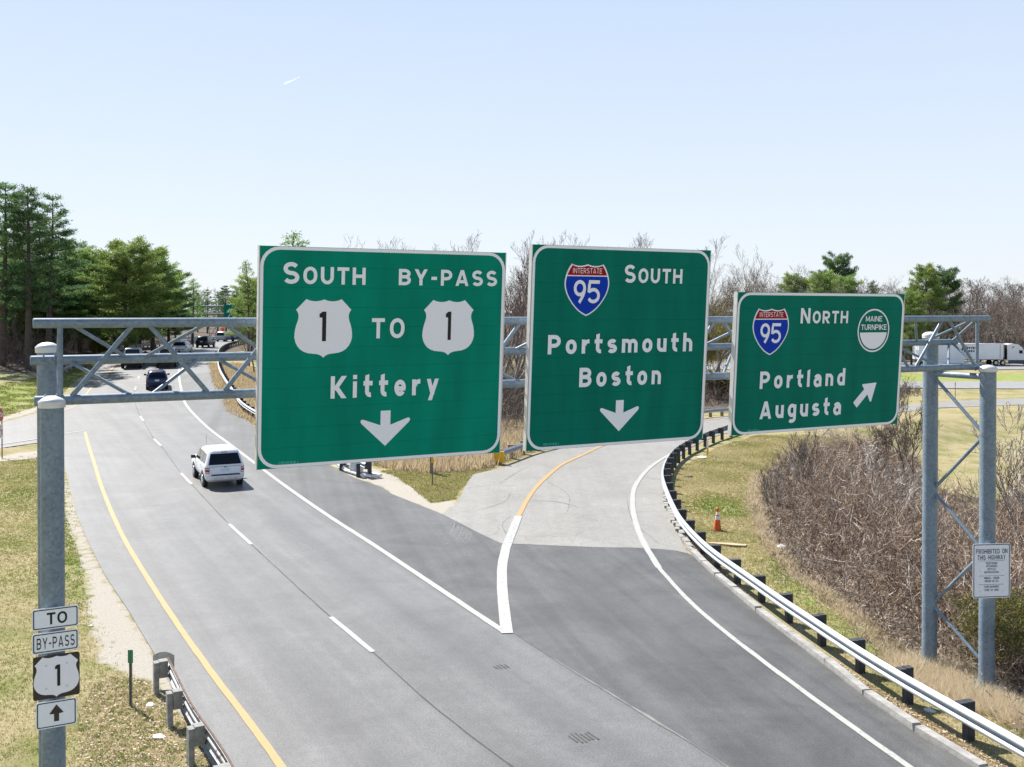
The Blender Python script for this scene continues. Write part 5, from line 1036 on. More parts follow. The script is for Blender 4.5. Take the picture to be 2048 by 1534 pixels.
# ================= vegetation =================
M_BARK = mat('conifer_bark', (.085, .065, .055), .95, var=.3, scale=5)
M_BARKG = mat('grey_bark', (.21, .185, .165), .95, var=.3, scale=4, objvar=.2)
def leaf_mat(name, stops, objvar=.25, trans=.0):
    m = mat(name, (0, 0, 0), .75, tint=stops, objvar=objvar, spec=.25); n, l = m.node_tree.nodes, m.node_tree.links; b = n['Principled BSDF']
    if trans:      # thin needles and blades let light through
        t = n.new('ShaderNodeBsdfTranslucent'); x = n.new('ShaderNodeMixShader'); x.inputs[0].default_value = trans; l.new(b.inputs['Base Color'].links[0].from_socket, t.inputs[0]); l.new(b.outputs[0], x.inputs[1]); l.new(t.outputs[0], x.inputs[2]); l.new(x.outputs[0], n['Material Output'].inputs[0])
    return m
M_NEEDLE = leaf_mat('pine_needles', [(.046, .115, .060), (.085, .175, .074), (.135, .235, .084), (.20, .285, .10)], .2, .5)
M_NEEDLE2 = leaf_mat('yellow_green_needles', [(.085, .165, .055), (.165, .265, .075), (.26, .36, .095), (.36, .43, .13)], .2, .5)
M_TWIG = leaf_mat('bare_twigs', [(.080, .056, .044), (.150, .114, .091), (.215, .172, .140), (.285, .238, .20)], .22)
M_BUD = leaf_mat('reddish_spring_twigs', [(.085, .058, .047), (.155, .112, .09), (.21, .15, .12), (.27, .22, .185)], .15)
M_CANE = leaf_mat('brush_canes', [(.135, .080, .046), (.265, .178, .112), (.37, .275, .195), (.50, .405, .315), (.64, .565, .48)], 0)
M_CANE2 = leaf_mat('brush_canes_dark', [(.045, .033, .026), (.095, .072, .055), (.155, .122, .098), (.24, .20, .17)], 0)
M_DRY = leaf_mat('dry_grass', [(.26, .195, .105), (.42, .325, .20), (.56, .46, .31), (.68, .59, .43)], 0, .5)
M_BLADE = leaf_mat('grass_blades', [(.105, .185, .026), (.185, .235, .05), (.30, .29, .10), (.45, .39, .19), (.56, .49, .29)], 0, .45)
M_LEAF = leaf_mat('dead_leaves', [(.14, .09, .05), (.29, .20, .115), (.44, .33, .21), (.60, .51, .38)], 0)
M_PALE_T0 = leaf_mat('bleached_canes', [(.34, .30, .27), (.50, .46, .42), (.64, .60, .56)], 0)
M_OLIVE = leaf_mat('budding_shrub_leaves', [(.055, .060, .018), (.12, .115, .030), (.20, .18, .045), (.30, .26, .06)], .2, .4)

def rand_unit(n): v = R.normal(size=(n, 3)); return v/np.linalg.norm(v, axis=1)[:, None]
def ribbons(A, B, wa, wb):
    """flat quads from A to B, each turned at random about its own axis"""
    d = B-A; s = np.cross(d, rand_unit(len(A))); s /= np.linalg.norm(s, axis=1)[:, None]+1e-9
    return np.stack([A-s*wa[:, None], A+s*wa[:, None], B+s*wb[:, None], B-s*wb[:, None]], 1).reshape(-1, 3)
def needle_tris(P, D, ln, wd):
    s = np.cross(D, rand_unit(len(P))); s /= np.linalg.norm(s, axis=1)[:, None]+1e-9
    return np.stack([P-s*wd[:, None], P+s*wd[:, None], P+D*ln[:, None]], 1).reshape(-1, 3)
def trunk_mb(H_, r, lean=(0, 0), wob=.12, n=7, seg=9, fork=0):
    mb = MB(); P = [Vector((lean[0]*t*t+wob*math.sin(t*5+H_), lean[1]*t*t+wob*math.cos(t*4), H_*t)) for t in np.linspace(0, 1, seg)]; P[0].z = -.4
    for i in range(seg-1):
        a = r*(1-(i/(seg-1)))**.8+.02; b = r*(1-((i+1)/(seg-1)))**.8+.02; mb.cyl(P[i], P[i+1], a, b, n=n, caps=False)
    return mb, (lambda z: Vector((np.interp(z, [p.z for p in P], [p.x for p in P]), np.interp(z, [p.z for p in P], [p.y for p in P]), z)))
def make_pine(label, H_, base_frac, spread, m, lean=(0, 0), dens=1., whorl=.75, plume=.9, tuft=(.30, .055), clump=1.0, top_round=.35, seed=0, dome=False):
    global R
    R0 = R; R = np.random.default_rng(100+seed)
    root = thing('pine_tree', label, 'tree'); mb, ax = trunk_mb(H_, H_*.017+.05, lean)
    tips, tint, dirs = [], [], []; z = H_*base_frac; zt2 = H_*.985; br = MB()
    # a few dead stubs under the crown
    for _ in range(10):
        zz = H_*base_frac*(.45+.55*R.random()); a = R.random()*6.283; p = ax(zz); q = p+Vector((math.cos(a), math.sin(a), -.1+.2*R.random()))*(.6+1.6*R.random()); br.cyl(p, q, .03, .008, n=4, caps=False)
    while z < zt2:
        f = (z-H_*base_frac)/(H_*(1-base_frac)); prof = min(1, (f/.22+.35))*(1-f**(1/top_round*.8))**.75 if f < 1 else .05
        if dome: prof = min(1, f/.18+.45)*max(.12, 1-max(0, (f-.25)/.78)**2.2)**.5
        nb = 3+int(R.random()*3.2); a0 = R.random()*6.283
        for k in range(nb):
            a = a0+k*6.283/nb+R.normal(0, .35); L = max(.35, spread*prof*(.55+.6*R.random())); p = ax(z+R.normal(0, .15)); up = (.02+.30*f+R.normal(0, .10)); 
            d = Vector((math.cos(a), math.sin(a), up)).normalized(); q = p+d*L+Vector((0, 0, .10*L)); mid = (p+q)/2-Vector((0, 0, .03*L))
            rr = .018+.012*L; br.cyl(p, mid, rr, rr*.6, n=4, caps=False); br.cyl(mid, q, rr*.6, .008, n=4, caps=False)
            nc = max(4, int(L*7*dens)); t = .28+.75*R.random(nc)**.75; base = np.array(p)[None]*(1-t[:, None])+np.array(q)[None]*t[:, None]
            sd = np.array([-math.sin(a), math.cos(a), 0]); wid = .36*L*np.clip(1.15-t, .15, 1)*plume
            cpos = base+sd[None]*(R.normal(size=nc)*wid*.6)[:, None]+np.array([0, 0, 1])[None]*(R.normal(size=nc)*.10+.06)[:, None]
            cl = R.normal(0, .16)
            for c in cpos:
                kk = int(9*clump); pp = c+R.normal(size=(kk, 3))*np.array([.22, .22, .10])*clump; dd = R.normal(size=(kk, 3))*np.array([1, 1, .7])+np.array([math.cos(a)*.6, math.sin(a)*.6, .55]); dd /= np.linalg.norm(dd, axis=1)[:, None]
                tips.append(pp); dirs.append(dd); tint.append(np.clip(.42+cl+R.normal(0, .17, kk)+.10*(c[2]-z), 0, 1))
        z += whorl*(.7+.6*R.random())*(1-.35*f)
    tips = np.vstack(tips); dirs = np.vstack(dirs); tint = np.concatenate(tint); n = len(tips)
    V = needle_tris(tips, dirs, tuft[0]*(.7+.6*R.random(n)), tuft[1]*(.7+.6*R.random(n)))
    mb.build('trunk', M_BARK, root, True); tag(br.build('limb', M_BARK, root), kind='stuff'); tag(soup('crown', V, 3, m, root, dict(tint=np.repeat(tint, 3))), kind='stuff')
    R = R0; root['h'] = H_; remember(root); return root
def branch_tree(H_, spread, levels=5, r0=None, seed=0, stems=1, up=.55, first=.25, kids=(5, 4, 4, 4, 3), wiggle=.16, lenk=(.5, .62, .62, .6, .6)):
    rg = np.random.default_rng(500+seed); segs = []
    def grow(p, d, L, r, lv):
        n = 4 if lv < 2 else 3; P = [p]; dd = d.copy()
        for i in range(n):
            dd = dd+rg.normal(0, wiggle, 3)+np.array([0, 0, .05 if lv else .02]); dd /= np.linalg.norm(dd); P.append(P[-1]+dd*L/n)
        for i in range(n): segs.append((P[i], P[i+1], r*(1-.75*i/n), r*(1-.75*(i+1)/n), lv))
        if lv >= levels-1: return
        nk = kids[lv]+int(rg.random()*2)
        for k in range(nk):
            t = first+(1-first)*((k+rg.random())/nk) if lv == 0 else .25+.75*((k+rg.random())/nk); x = t*n; i = min(n-1, int(x)); q = P[i]+(P[i+1]-P[i])*(x-i)
            ax = P[i+1]-P[i]; ax /= np.linalg.norm(ax); s = np.cross(ax, rg.normal(size=3)); s /= np.linalg.norm(s)+1e-9
            w = spread*(.75+.5*rg.random()); nd = ax*(1-.25*w)+s*w+np.array([0, 0, up*.5*(lv > 0)+up*.25]); nd /= np.linalg.norm(nd)
            grow(q, nd, L*lenk[lv]*(1.15-.55*t)*(.75+.5*rg.random()), max(.006, r*(1-.75*t)*.62), lv+1)
    for s in range(stems):
        a = rg.random()*6.283; d = np.array([math.cos(a)*.22*(stems > 1), math.sin(a)*.22*(stems > 1), 1.]); d /= np.linalg.norm(d)
        grow(np.array([math.cos(a)*.1*(stems > 1), math.sin(a)*.1*(stems > 1), -.3]), d, H_*(.80 if stems > 1 else .86)*(1 if s == 0 else .7+.3*rg.random()), r0 or H_*.013, 0)
    return segs
def make_bare(name, label, cat, H_, spread, m, seed, mw=.012, wscale=1., stems=1, levels=5, single=False, bark=None, **kw):
    global R
    R0 = R; R = np.random.default_rng(900+seed)
    sg = branch_tree(H_, spread, levels, seed=seed, stems=stems, **kw); A = np.array([s[0] for s in sg]); B = np.array([s[1] for s in sg]); ra = np.array([s[2] for s in sg]); rb = np.array([s[3] for s in sg]); lv = np.array([s[4] for s in sg])
    hi = B[:, 2].max(); k = H_/hi; A, B = A*k, B*k
    thick = lv < 2; tw = ~thick; V = ribbons(A[tw], B[tw], np.maximum(ra[tw]*wscale, mw), np.maximum(rb[tw]*wscale, mw*.7)); tt = np.clip(R.normal(.5, .22, tw.sum())+.05*(lv[tw]-3), 0, 1)
    mb = MB()
    for a, b, r1, r2 in zip(A[thick], B[thick], ra[thick], rb[thick]): mb.cyl(a, b, max(r1, .012), max(r2, .010), n=6, caps=False)
    if single:
        o = soup(name, V, 4, m, None, dict(tint=np.repeat(tt, 4))); me = o.data; bm = bmesh.new(); bm.from_mesh(me); t = mb.build('tmp', m); bm.from_mesh(t.data); bm.to_mesh(me); bm.free(); bpy.data.objects.remove(t); R = R0; return tag(o, label, cat)
    root = thing(name, label, cat); tag(mb.build('trunk', bark or M_BARKG, root, True)); tag(soup('crown', V, 4, m, root, dict(tint=np.repeat(tt, 4))), kind='stuff'); R = R0; root['h'] = H_; remember(root); return root

F_, HYP = 1994.36, 622.7
def site(px, d): return ((px-1024)/F_*d, d)
def h_for(d, top): return CAM_H+(HYP-top)/F_*d
used = set()
def put(proto, x, y, height, H0, rz, label=None, group=None, wide=1.0, z=None):
    sc = height/H0; loc = (x, y, (tz(x, y) if z is None else z)-.1)
    if proto.name not in used:
        used.add(proto.name); proto.location = loc; proto.rotation_euler = (0, 0, rz); proto.scale = (sc*wide, sc*wide, sc)
        if label: proto['label'] = label
        if group: proto['group'] = group
        return proto
    return dup(proto, loc, rz, (sc*wide, sc*wide, sc), label, group)
# ---- tall white pines at the left edge
pA = make_pine('t', 24, .26, 5.4, M_NEEDLE, (.5, 0), 1.35, 1.0, clump=1.1, seed=1); pB = make_pine('t', 24, .34, 4.8, M_NEEDLE, (-.9, .3), 1.25, 1.1, clump=1.1, seed=2); pC = make_pine('t', 23, .32, 5.6, M_NEEDLE, (.4, 0), 1.1, 1.1, clump=1.1, seed=3)
# broad mid-height pines
pD = make_pine('t', 15, .14, 5.6, M_NEEDLE2, (.2, 0), 1.5, .55, clump=1.25, plume=1.15, top_round=.9, seed=4, dome=True); pE = make_pine('t', 15, .16, 5.0, M_NEEDLE2, (-.3, 0), 1.4, .58, clump=1.25, plume=1.15, top_round=.9, seed=5, dome=True); pG = make_pine('t', 15, .2, 5.2, M_NEEDLE, (.3, 0), 1.4, .6, clump=1.25, plume=1.1, seed=7, dome=True)
# open tufted pine
pF = make_pine('t', 14, .35, 3.4, M_NEEDLE2, (.5, 0), .55, .85, clump=1.25, top_round=.6, seed=6)
left = [(pA, 6, 101, 362, .4, 'tallest dark white pine at the left edge of the photograph'), (pB, 58, 100, 371, 2.1, 'tall dark pine with a bent top, second from the left edge'), (pC, 100, 104, 386, 1.0, 'tall dark pine with long right hand branches beside the pale sky gap')]
for p, u, d, top, rz, lab in left:
    x, y = site(u, d); put(p, x, y, h_for(d, top)-tz(x, y), p['h'], rz, lab, 'tall pines at the left edge')
for p, u, d, top, rz in ((pA, -40, 122, 385, 4.5), (pC, 30, 109, 415, 5.2), (pA, 78, 112, 430, 1.9), (pC, 128, 116, 462, .2), (pC, 5, 118, 455, 2.4), (pB, 105, 122, 478, 2.9), (pE, 20, 112, 520, 1.1), (pD, 70, 113, 535, 3.1), (pE, 118, 116, 540, 2.2), (pG, 45, 118, 560, .6), (pG, 92, 117, 575, 1.6), (pG, 150, 120, 560, 2.6)):
    x, y = site(u, d); put(p, x, y, h_for(d, top)-tz(x, y), p['h'], rz, ('dark pine '+('low in the stand, ' if top > 500 else 'tall in the stand, ')+('cut by the left edge of the picture' if u < 15 else 'between the tallest pine and the bent topped pine' if u < 60 else 'between the bent topped and the long branched pine' if u < 100 else 'right of the long branched pine')+(', farther' if d > 116 else '')), 'pines of the left stand')
mid = [(pE, 160, 122, 503, 1.2, 'light green pine just right of the tall dark pines'), (pG, 205, 126, 512, 3.0, 'green pine between the tall dark pines and the broad round pine'), (pD, 252, 113, 487, .5, 'broad round pine rising above the left end of the truss'), (pE, 305, 120, 506, 4.0, 'light green pine on the right shoulder of the broad round pine'), (pG, 336, 130, 540, 5.0, 'low pine with branches hanging over the road at the right of the pine group'),
       (pF, 386, 138, 556, 2.0, 'thin open pine standing alone left of the distant green sign'), (pF, 578, 96, 462, .8, 'tufted pine whose top shows above the SOUTH 1 sign'), (pF, 498, 104, 520, 3.6, 'tufted pine showing left of the SOUTH 1 sign'), (pE, 497, 128, 606, 1.0, 'yellow green pine between the distant green sign and the SOUTH 1 sign')]
for p, u, d, top, rz, lab in mid:
    x, y = site(u, d); put(p, x, y, h_for(d, top)-tz(x, y), p['h'], rz, lab, 'mid height pines along the main road', wide={497: .5, 498: .7}.get(u, 1))
for p, u, d, top, rz in ((pD, 180, 135, 525, 1), (pE, 230, 138, 528, 2), (pD, 280, 136, 535, 3), (pC, 415, 235, 578, 2), (pC, 436, 250, 584, 1), (pA, 452, 240, 570, 3), (pB, 470, 232, 577, 4), (pD, 350, 185, 588, 5), (pC, 395, 245, 585, 5), (pE, 505, 118, 560, 2)):
    x, y = site(u, d); put(p, x, y, h_for(d, top)-tz(x, y), p['h'], rz, ('pine farther back '+('behind the light green pine right of the tall pines' if u < 200 else 'behind the broad round pine' if u < 300 else 'between the broad round pine and the lone thin pine' if u < 380 else 'between the lone thin pine and the distant green sign' if u < 445 else 'over the distant green sign' if u < 480 else 'close to the left edge of the SOUTH 1 sign')), 'pines farther back on the left')
right_p = [(pG, 1672, 205, 514, .5, 'round topped green pine above the 95 NORTH sign'), (pE, 1588, 190, 556, 2.0, 'small olive pine left of the round topped pine'), (pE, 1640, 185, 552, 4.0, 'olive pine at the foot of the round topped pine'), (pE, 1690, 192, 558, 1.0, 'olive pine right below the round topped pine'), (pF, 1745, 200, 560, 1.3, 'thin pine between the round topped pine and the twin pines'),
           (pE, 1850, 180, 539, 3.0, 'left of the twin pines above the right end of the truss'), (pG, 1888, 186, 541, 1.0, 'darker right of the twin pines above the right end of the truss'), (pE, 1822, 172, 588, 5.0, 'light green low pine beside the 95 NORTH sign')]
for p, u, d, top, rz, lab in right_p:
    x, y = site(u, d); put(p, x, y, h_for(d, top)-tz(x, y), p['h'], rz, lab, 'pines beyond the right hand roads', wide={1672: .62, 1850: .72, 1888: .66}.get(u, .8))
# ---- bare deciduous trees
b1 = make_bare('bare_tree', 't', 'tree', 14, .62, M_TWIG, 1, .010, kids=(6, 5, 4, 4, 3)); b2 = make_bare('bare_tree', 't', 'tree', 14, .72, M_TWIG, 2, .010, kids=(7, 5, 4, 3, 3)); b3 = make_bare('bare_tree', 't', 'tree', 14, .55, M_BUD, 3, .011, kids=(7, 5, 4, 4, 3)); b4 = make_bare('bare_tree', 't', 'tree', 14, .66, M_TWIG, 4, .010, stems=2, kids=(5, 5, 4, 3, 3))
protos = [b1, b2, b3, b4]; rg = np.random.default_rng(11)
row = [(545, 100, 520), (600, 86, 505), (650, 92, 490), (705, 84, 470), (742, 80, 462), (790, 84, 466), (835, 95, 490), (868, 82, 470), (898, 78, 457), (940, 84, 468), (978, 79, 470), (1005, 74, 466), (1036, 77, 468), (1062, 82, 462), (1095, 96, 463), (1132, 100, 467), (1180, 95, 463), (1225, 108, 480), (1290, 112, 486), (1338, 108, 472), (1392, 112, 464), (1428, 104, 488), (1466, 118, 498), (1045, 88, 490), (1015, 90, 500), (1440, 128, 520), (620, 108, 540), (960, 96, 500), (1410, 135, 530), (1490, 140, 530), (985, 110, 520)]
def where_bare(u, d):
    for lim, w in ((530, 'just left of the SOUTH 1 sign, low behind the truss'), (625, 'behind the left part of the SOUTH 1 sign'), (720, 'whose twigs show above the word SOUTH of the first sign'), (810, 'whose twigs show above the middle of the SOUTH 1 sign'), (885, 'whose twigs show above the start of the word BY-PASS'), (965, 'whose twigs show above the word BY-PASS'), (1012, 'with reddish twigs above the right corner of the SOUTH 1 sign'), (1070, 'with reddish twigs in the gap between the first and second signs'),
                   (1110, 'whose twigs show above the left corner of the Portsmouth sign'), (1205, 'whose twigs show above the blue shield of the Portsmouth sign'), (1300, 'hidden low behind the word SOUTH of the Portsmouth sign'), (1405, 'whose twigs show above the right part of the Portsmouth sign'), (1460, 'standing tall in the gap right of the Portsmouth sign'), (9999, 'whose twigs show above the left corner of the 95 NORTH sign')):
        if u < lim: return 'bare tree '+w+('' if not 965 <= u < 1070 and not 1405 <= u < 1460 else ', nearest' if d < 76 else ', second row' if d < 79.5 else ', third row' if d < 106 else ', farther back' if d < 112 else ', hindmost')
for k, (u, d, top) in enumerate(row):
    p = b3 if 960 < u < 1066 else protos[k % 4]; x, y = site(u, d); put(p, x, y, h_for(d, top)-tz(x, y), 14, rg.random()*6.28, where_bare(u, d), 'bare trees behind the green signs', wide=.95)
far = [(1500+22*k, 178+30*rg.random(), 520+rg.random()*40) for k in range(8)]+[(1520+26*k, 215+30*rg.random(), 545+rg.random()*35) for k in range(10)]
for k, (u, d, top) in enumerate(far):
    x, y = site(u, d); put(protos[k % 4], x, y, h_for(d, top)-tz(x, y), 14, rg.random()*6.28, ('grey bare tree above the ' + ('left corner' if u < 1545 else 'blue shield' if u < 1610 else 'word NORTH' if u < 1690 else 'round badge')+' of the 95 NORTH sign'+(', nearer row' if d < 209 else ', farther row')), 'grey bare trees on the right skyline', wide=1.3)
def wood_label(u, rw):
    a = {186: 'front row brown', 203: 'second row brown', 224: 'third row brown', 250: 'hindmost brown'}[rw]
    b = 'behind the twin pines by the 95 NORTH sign' if u < 1820 else 'above the rear of the lorry trailer' if u < 1905 else 'above the middle of the lorry trailer' if u < 1965 else 'above the front of the lorry trailer' if u < 2010 else 'above the lorry cab at the right edge' if u < 2060 else 'past the lorry cab at the far right'
    return '%s bare tree %s' % (a, b)
n_ = 0
for rowd, tops, stp in ((186, (585, 615), 24), (203, (572, 600), 24), (224, (560, 588), 26), (250, (552, 580), 28)):
    for u in np.arange(1740, 2330, stp):
        u2 = u+rg.normal(0, 8); d = rowd+rg.normal(0, 5); top = rg.uniform(*tops)-max(0, (u2-1900))*.05; x, y = site(u2, d)
        put(protos[n_ % 4], x, y, max(6, h_for(d, top)-tz(x, y)), 14, rg.random()*6.28, wood_label(u2, rowd), 'bare trees of the wood beyond the lorry', wide=1.35); n_ += 1
for u, d, top in ((2072, 150, 590), (2095, 120, 560), (2110, 142, 540)):
    x, y = site(u, d); put(b3, x, y, h_for(d, top)-tz(x, y), 14, rg.random()*6, 'pale twiggy tree at the right edge in front of the lorry cab', 'twiggy trees at the right edge')
# sparse bare trees inside the left woods and along the far left road
for k, (u, d, top) in enumerate([(150, 112, 640), (185, 116, 632), (215, 118, 640), (270, 124, 650), (300, 128, 640), (330, 136, 640), (372, 150, 640), (20, 110, 668), (40, 109, 662), (120, 110, 640), (428, 205, 620), (420, 215, 628), (482, 214, 612), (500, 192, 610), (500, 112, 640), (508, 98, 630), (490, 150, 645)]):
    x, y = site(u, d); put(protos[k % 4], x, y, max(3.5, h_for(d, top)-tz(x, y)), 14, rg.random()*6.28, ('low leafless tree '+('under the tall pines at the left edge' if u < 130 else 'under the light green pine above the left end of the truss' if u < 200 else 'under the broad round pine beside the road' if u < 290 else 'beside the road behind the left pickup' if u < 345 else 'beside the road left of the lone thin pine' if u < 400 else 'near the distant green sign' if u < 480 else 'just left of the SOUTH 1 sign')), 'leafless undergrowth trees on the left', wide=1.4)
# far wood closing the horizon (a few pixels each)
fw = make_bare('bare_tree', 'grey bare tree of the far wood on the horizon', 'tree', 14, .7, M_TWIG, 21, .03, single=True, levels=4, kids=(7, 6, 5, 4)); fw['group'] = 'far wood on the horizon'
n_ = 0
for d, stp in ((285, 36), (335, 40)):
    for u in np.arange(-260, 2500, stp):
        u2 = u+rg.normal(0, 10); x, y = site(u2, d+rg.normal(0, 8)); h = rg.uniform(9, 13) if u2 < 1500 else rg.uniform(12, 15); sc = h/14; o = fw if n_ == 0 else fw.copy()
        if n_: C.objects.link(o)
        o.location = (x, y, tz(x, y)-.2); o.rotation_euler = (0, 0, rg.random()*6.28); o.scale = (sc*1.7, sc*1.7, sc); n_ += 1

# ---- stuff: brush, dry grass, grass, leaves
def scatter(poly, n, ymin=13, ymax=400):
    P = np.asarray(poly); out = []; c = 0
    while c < n:
        x = R.uniform(P[:, 0].min(), P[:, 0].max(), n*3); y = R.uniform(P[:, 1].min(), P[:, 1].max(), n*3); k = inside(poly, x, y) & (y > ymin) & (y < ymax); out.append(np.stack([x[k], y[k]], 1)); c += k.sum()
        if len(out) > 60: break
    return np.vstack(out)[:n]
def brush(name, label, cat, poly, n, h, m, w, seg=4, side=5, edge=2.5, arch=.55, tb=.5, seed=0, clump=1.2, hvar=None, wob=.55):
    """thicket of arching canes with side twigs, one object"""
    XY = scatter(poly, n); XY = XY+R.normal(0, .16*edge, XY.shape)*(R.random((len(XY), 1)) < .5); XY = XY[off_road(XY[:, 0], XY[:, 1])]; cl = np.sin(XY[:, 0]*clump+2*np.sin(XY[:, 1]*.7))*np.sin(XY[:, 1]*clump*.9+1.3*np.sin(XY[:, 0]*.8)); ed = np.clip(edge_dist(poly, XY[:, 0], XY[:, 1])/edge, .25, 1)
    n = len(XY); cl2 = np.sin(XY[:, 0]*2.9+1.1*np.sin(XY[:, 1]*2.3))*np.sin(XY[:, 1]*2.6+XY[:, 0]); Hh = (h[0]+(h[1]-h[0])*R.random(n)**1.6)*ed*np.clip(.8+.38*cl+.22*cl2, .25, 2)
    if hvar is not None: Hh = Hh*hvar(XY)
    P = np.zeros((n, seg+1, 3)); P[:, 0, :2] = XY; P[:, 0, 2] = gz_at(XY[:, 0], XY[:, 1])-.05
    a = R.random(n)*6.283; lean = R.random(n)*wob; d = np.stack([np.cos(a)*lean, np.sin(a)*lean, np.ones(n)], 1)
    for k in range(seg):
        d = d+R.normal(0, .22 if wob < .6 else .34, (n, 3)); d[:, 2] -= arch*R.random(n)*(k/seg); d /= np.linalg.norm(d, axis=1)[:, None]; P[:, k+1] = P[:, k]+d*(Hh/seg*1.25)[:, None]
    ww = w*(.6+.8*R.random(n)); tn = np.clip(R.normal(tb, .24, n)+.10*cl, 0, 1); VS, TS = [], []
    for k in range(seg): VS.append(ribbons(P[:, k], P[:, k+1], ww*(1-.2*k), ww*(.8-.2*k))); TS.append(np.repeat(tn, 4))
    for k in range(side):
        i = R.integers(0, seg, n); t = R.random(n); A = P[np.arange(n), i]*(1-t)[:, None]+P[np.arange(n), i+1]*t[:, None]; dd = P[np.arange(n), i+1]-P[np.arange(n), i]; dd = dd/np.linalg.norm(dd, axis=1)[:, None]*.6+R.normal(0, .55, (n, 3)); dd[:, 2] += .15; L = Hh*(.14+.24*R.random(n)); B = A+dd*L[:, None]; Bm = (A+B)/2+R.normal(0, .04, (n, 3))
        VS.append(ribbons(A, Bm, ww*.6, ww*.5)); VS.append(ribbons(Bm, B, ww*.5, ww*.3)); t2 = np.clip(tn+R.normal(0, .12, n), 0, 1); TS += [np.repeat(t2, 4)]*2
    o = soup(name, np.vstack(VS), 4, m, None, dict(tint=np.concatenate(TS))); return tag(o, label, cat, kind='stuff')
TH = PATHS['thicket']
# the thicket swells up to small-tree height towards its back
def tall(XY): return 1+np.clip((XY[:, 1]-44)/10, 0, 1)*.7*(XY[:, 0] < 23)
brush('brush_thicket', 'dense leafless brown thicket filling the hollow right of the guardrail', 'thicket', TH, 15000, (.7, 2.3), M_CANE, .011, seg=4, side=7, edge=3.0, arch=.85, hvar=tall, wob=.95)
brush('brush_thicket', 'dark undergrowth twigs inside the hollow thicket', 'thicket', TH, 6500, (.4, 1.3), M_BUD, .012, seg=3, side=5, edge=2, arch=.6)
brush('brush_thicket', 'tall bare brush between the main road and the exit ramp behind the signs', 'thicket', [(-7.6, 57), (-12.6, 62.8), (-19, 78), (-24, 98), (-24, 118), (4, 112), (14, 92), (12.2, 84), (9.5, 74), (4.6, 66), (.5, 60), (-2.5, 56.5)], 12000, (1.8, 7.0), M_TWIG, .015, seg=4, side=7, edge=7, arch=.3, tb=.45, wob=.9)
brush('brush_thicket', 'bare brush beyond the exit ramp between the second and third signs', 'thicket', [(12, 90), (20, 92), (33, 99), (44, 104), (46, 112), (14, 112), (6, 108)], 3600, (1.2, 4.2), M_TWIG, .018, seg=4, side=6, edge=4, arch=.3, wob=.9)
brush('brush_thicket', 'dark leafless undergrowth along the foot of the left woods', 'thicket', [(-41.5, 106), (-45.2, 100), (-47.5, 96.5), (-56, 92), (-75, 92), (-90, 120), (-72, 150), (-54, 160), (-51.8, 148), (-50.8, 134), (-49.6, 124), (-48.2, 114), (-46.2, 106)], 8500, (1.2, 5.2), M_TWIG, .02, seg=4, side=6, edge=4, arch=.3, tb=.55, wob=.8)
brush('brush_thicket', 'brown brush at the foot of the wood behind the lorry', 'thicket', [(35, 184), (180, 186), (180, 225), (35, 225)], 7000, (1.5, 5.5), M_TWIG, .03, seg=4, side=6, edge=5, arch=.3, tb=.4)
brush('brush_thicket', 'fine brown twig mass of the wood behind the lorry', 'thicket', [(46, 196), (190, 200), (200, 250), (46, 245)], 9000, (4, 10), M_TWIG, .035, seg=4, side=8, edge=4, arch=.15, tb=.4, wob=.8)
brush('brush_thicket', 'brush at the right of the far bend of the main road', 'thicket', [(-26, 105), (-30, 116), (-33, 127), (-36, 142), (-38.5, 160), (-38, 180), (-22, 190), (-14, 130)], 3500, (1, 4), M_TWIG, .025, seg=4, side=5, edge=4, arch=.3)
brush('brush_thicket', 'reddish brown twigs scattered through the hollow thicket', 'thicket', TH, 4200, (.8, 2.6), M_BUD, .012, seg=4, side=6, edge=3, arch=.6, wob=.8, clump=2.1)
brush('brush_thicket', 'long bleached canes arching over the hollow thicket', 'thicket', TH, 520, (1.8, 3.4), M_PALE_T0, .010, seg=5, side=3, edge=2.0, arch=1.3, wob=1.2)
# distinct shrubs and saplings in front of the thicket
def shrub(name, label, u, v_d, top, seed, m, mw, **kw):
    x, y = site(u, v_d); zz = float(gz_at(x, y)); h = h_for(v_d, top)-zz; o = make_bare(name, label, 'shrub', h, kw.pop('spread', .6), m, seed, mw, **kw); o.location = (x, y, zz-.05); return o
shrub('bare_shrub', 'many stemmed dark shrub rising in front of the 95 NORTH sign bottom', 1597, 46, 838, 31, M_CANE2, .009, stems=9, levels=3, kids=(6, 4, 3), up=.7, r0=.03, spread=.45)
shrub('bare_shrub', 'dark stemmed shrub at the left edge of the thicket', 1548, 41, 912, 32, M_CANE2, .008, stems=6, levels=3, kids=(6, 4, 3), up=.7, r0=.025, spread=.45)
shrub('bare_sapling', 'leafless sapling right of the 95 NORTH sign in front of the field', 1818, 52, 748, 33, M_TWIG, .010, stems=3, levels=5, kids=(7, 5, 4, 3, 2), r0=.05, spread=.5)
shrub('bare_sapling', 'thin leafless sapling touching the lower right corner of the 95 NORTH sign', 1765, 50, 800, 37, M_BUD, .010, stems=3, levels=4, kids=(7, 5, 4, 3), r0=.04, spread=.5)
M_PALETWIG = mat('bleached_dead_wood', (.50, .45, .40), .9, var=.12, scale=8)
M_PALE_T = leaf_mat('bleached_twigs', [(.30, .26, .23), (.42, .38, .34), (.52, .48, .44)], 0)
shrub('dead_sapling', 'bleached dead sapling sprawling left of the right gantry posts', 1790, 40, 872, 34, M_PALE_T, .013, stems=3, levels=4, kids=(7, 5, 4, 3), r0=.035, bark=M_PALETWIG, spread=1.0, up=.3)
shrub('dead_sapling', 'bleached thin sapling beyond the right gantry posts at the right edge', 2028, 38, 800, 35, M_PALE_T, .012, stems=2, levels=5, kids=(7, 4, 4, 3, 2), r0=.035, bark=M_PALETWIG, spread=.55)
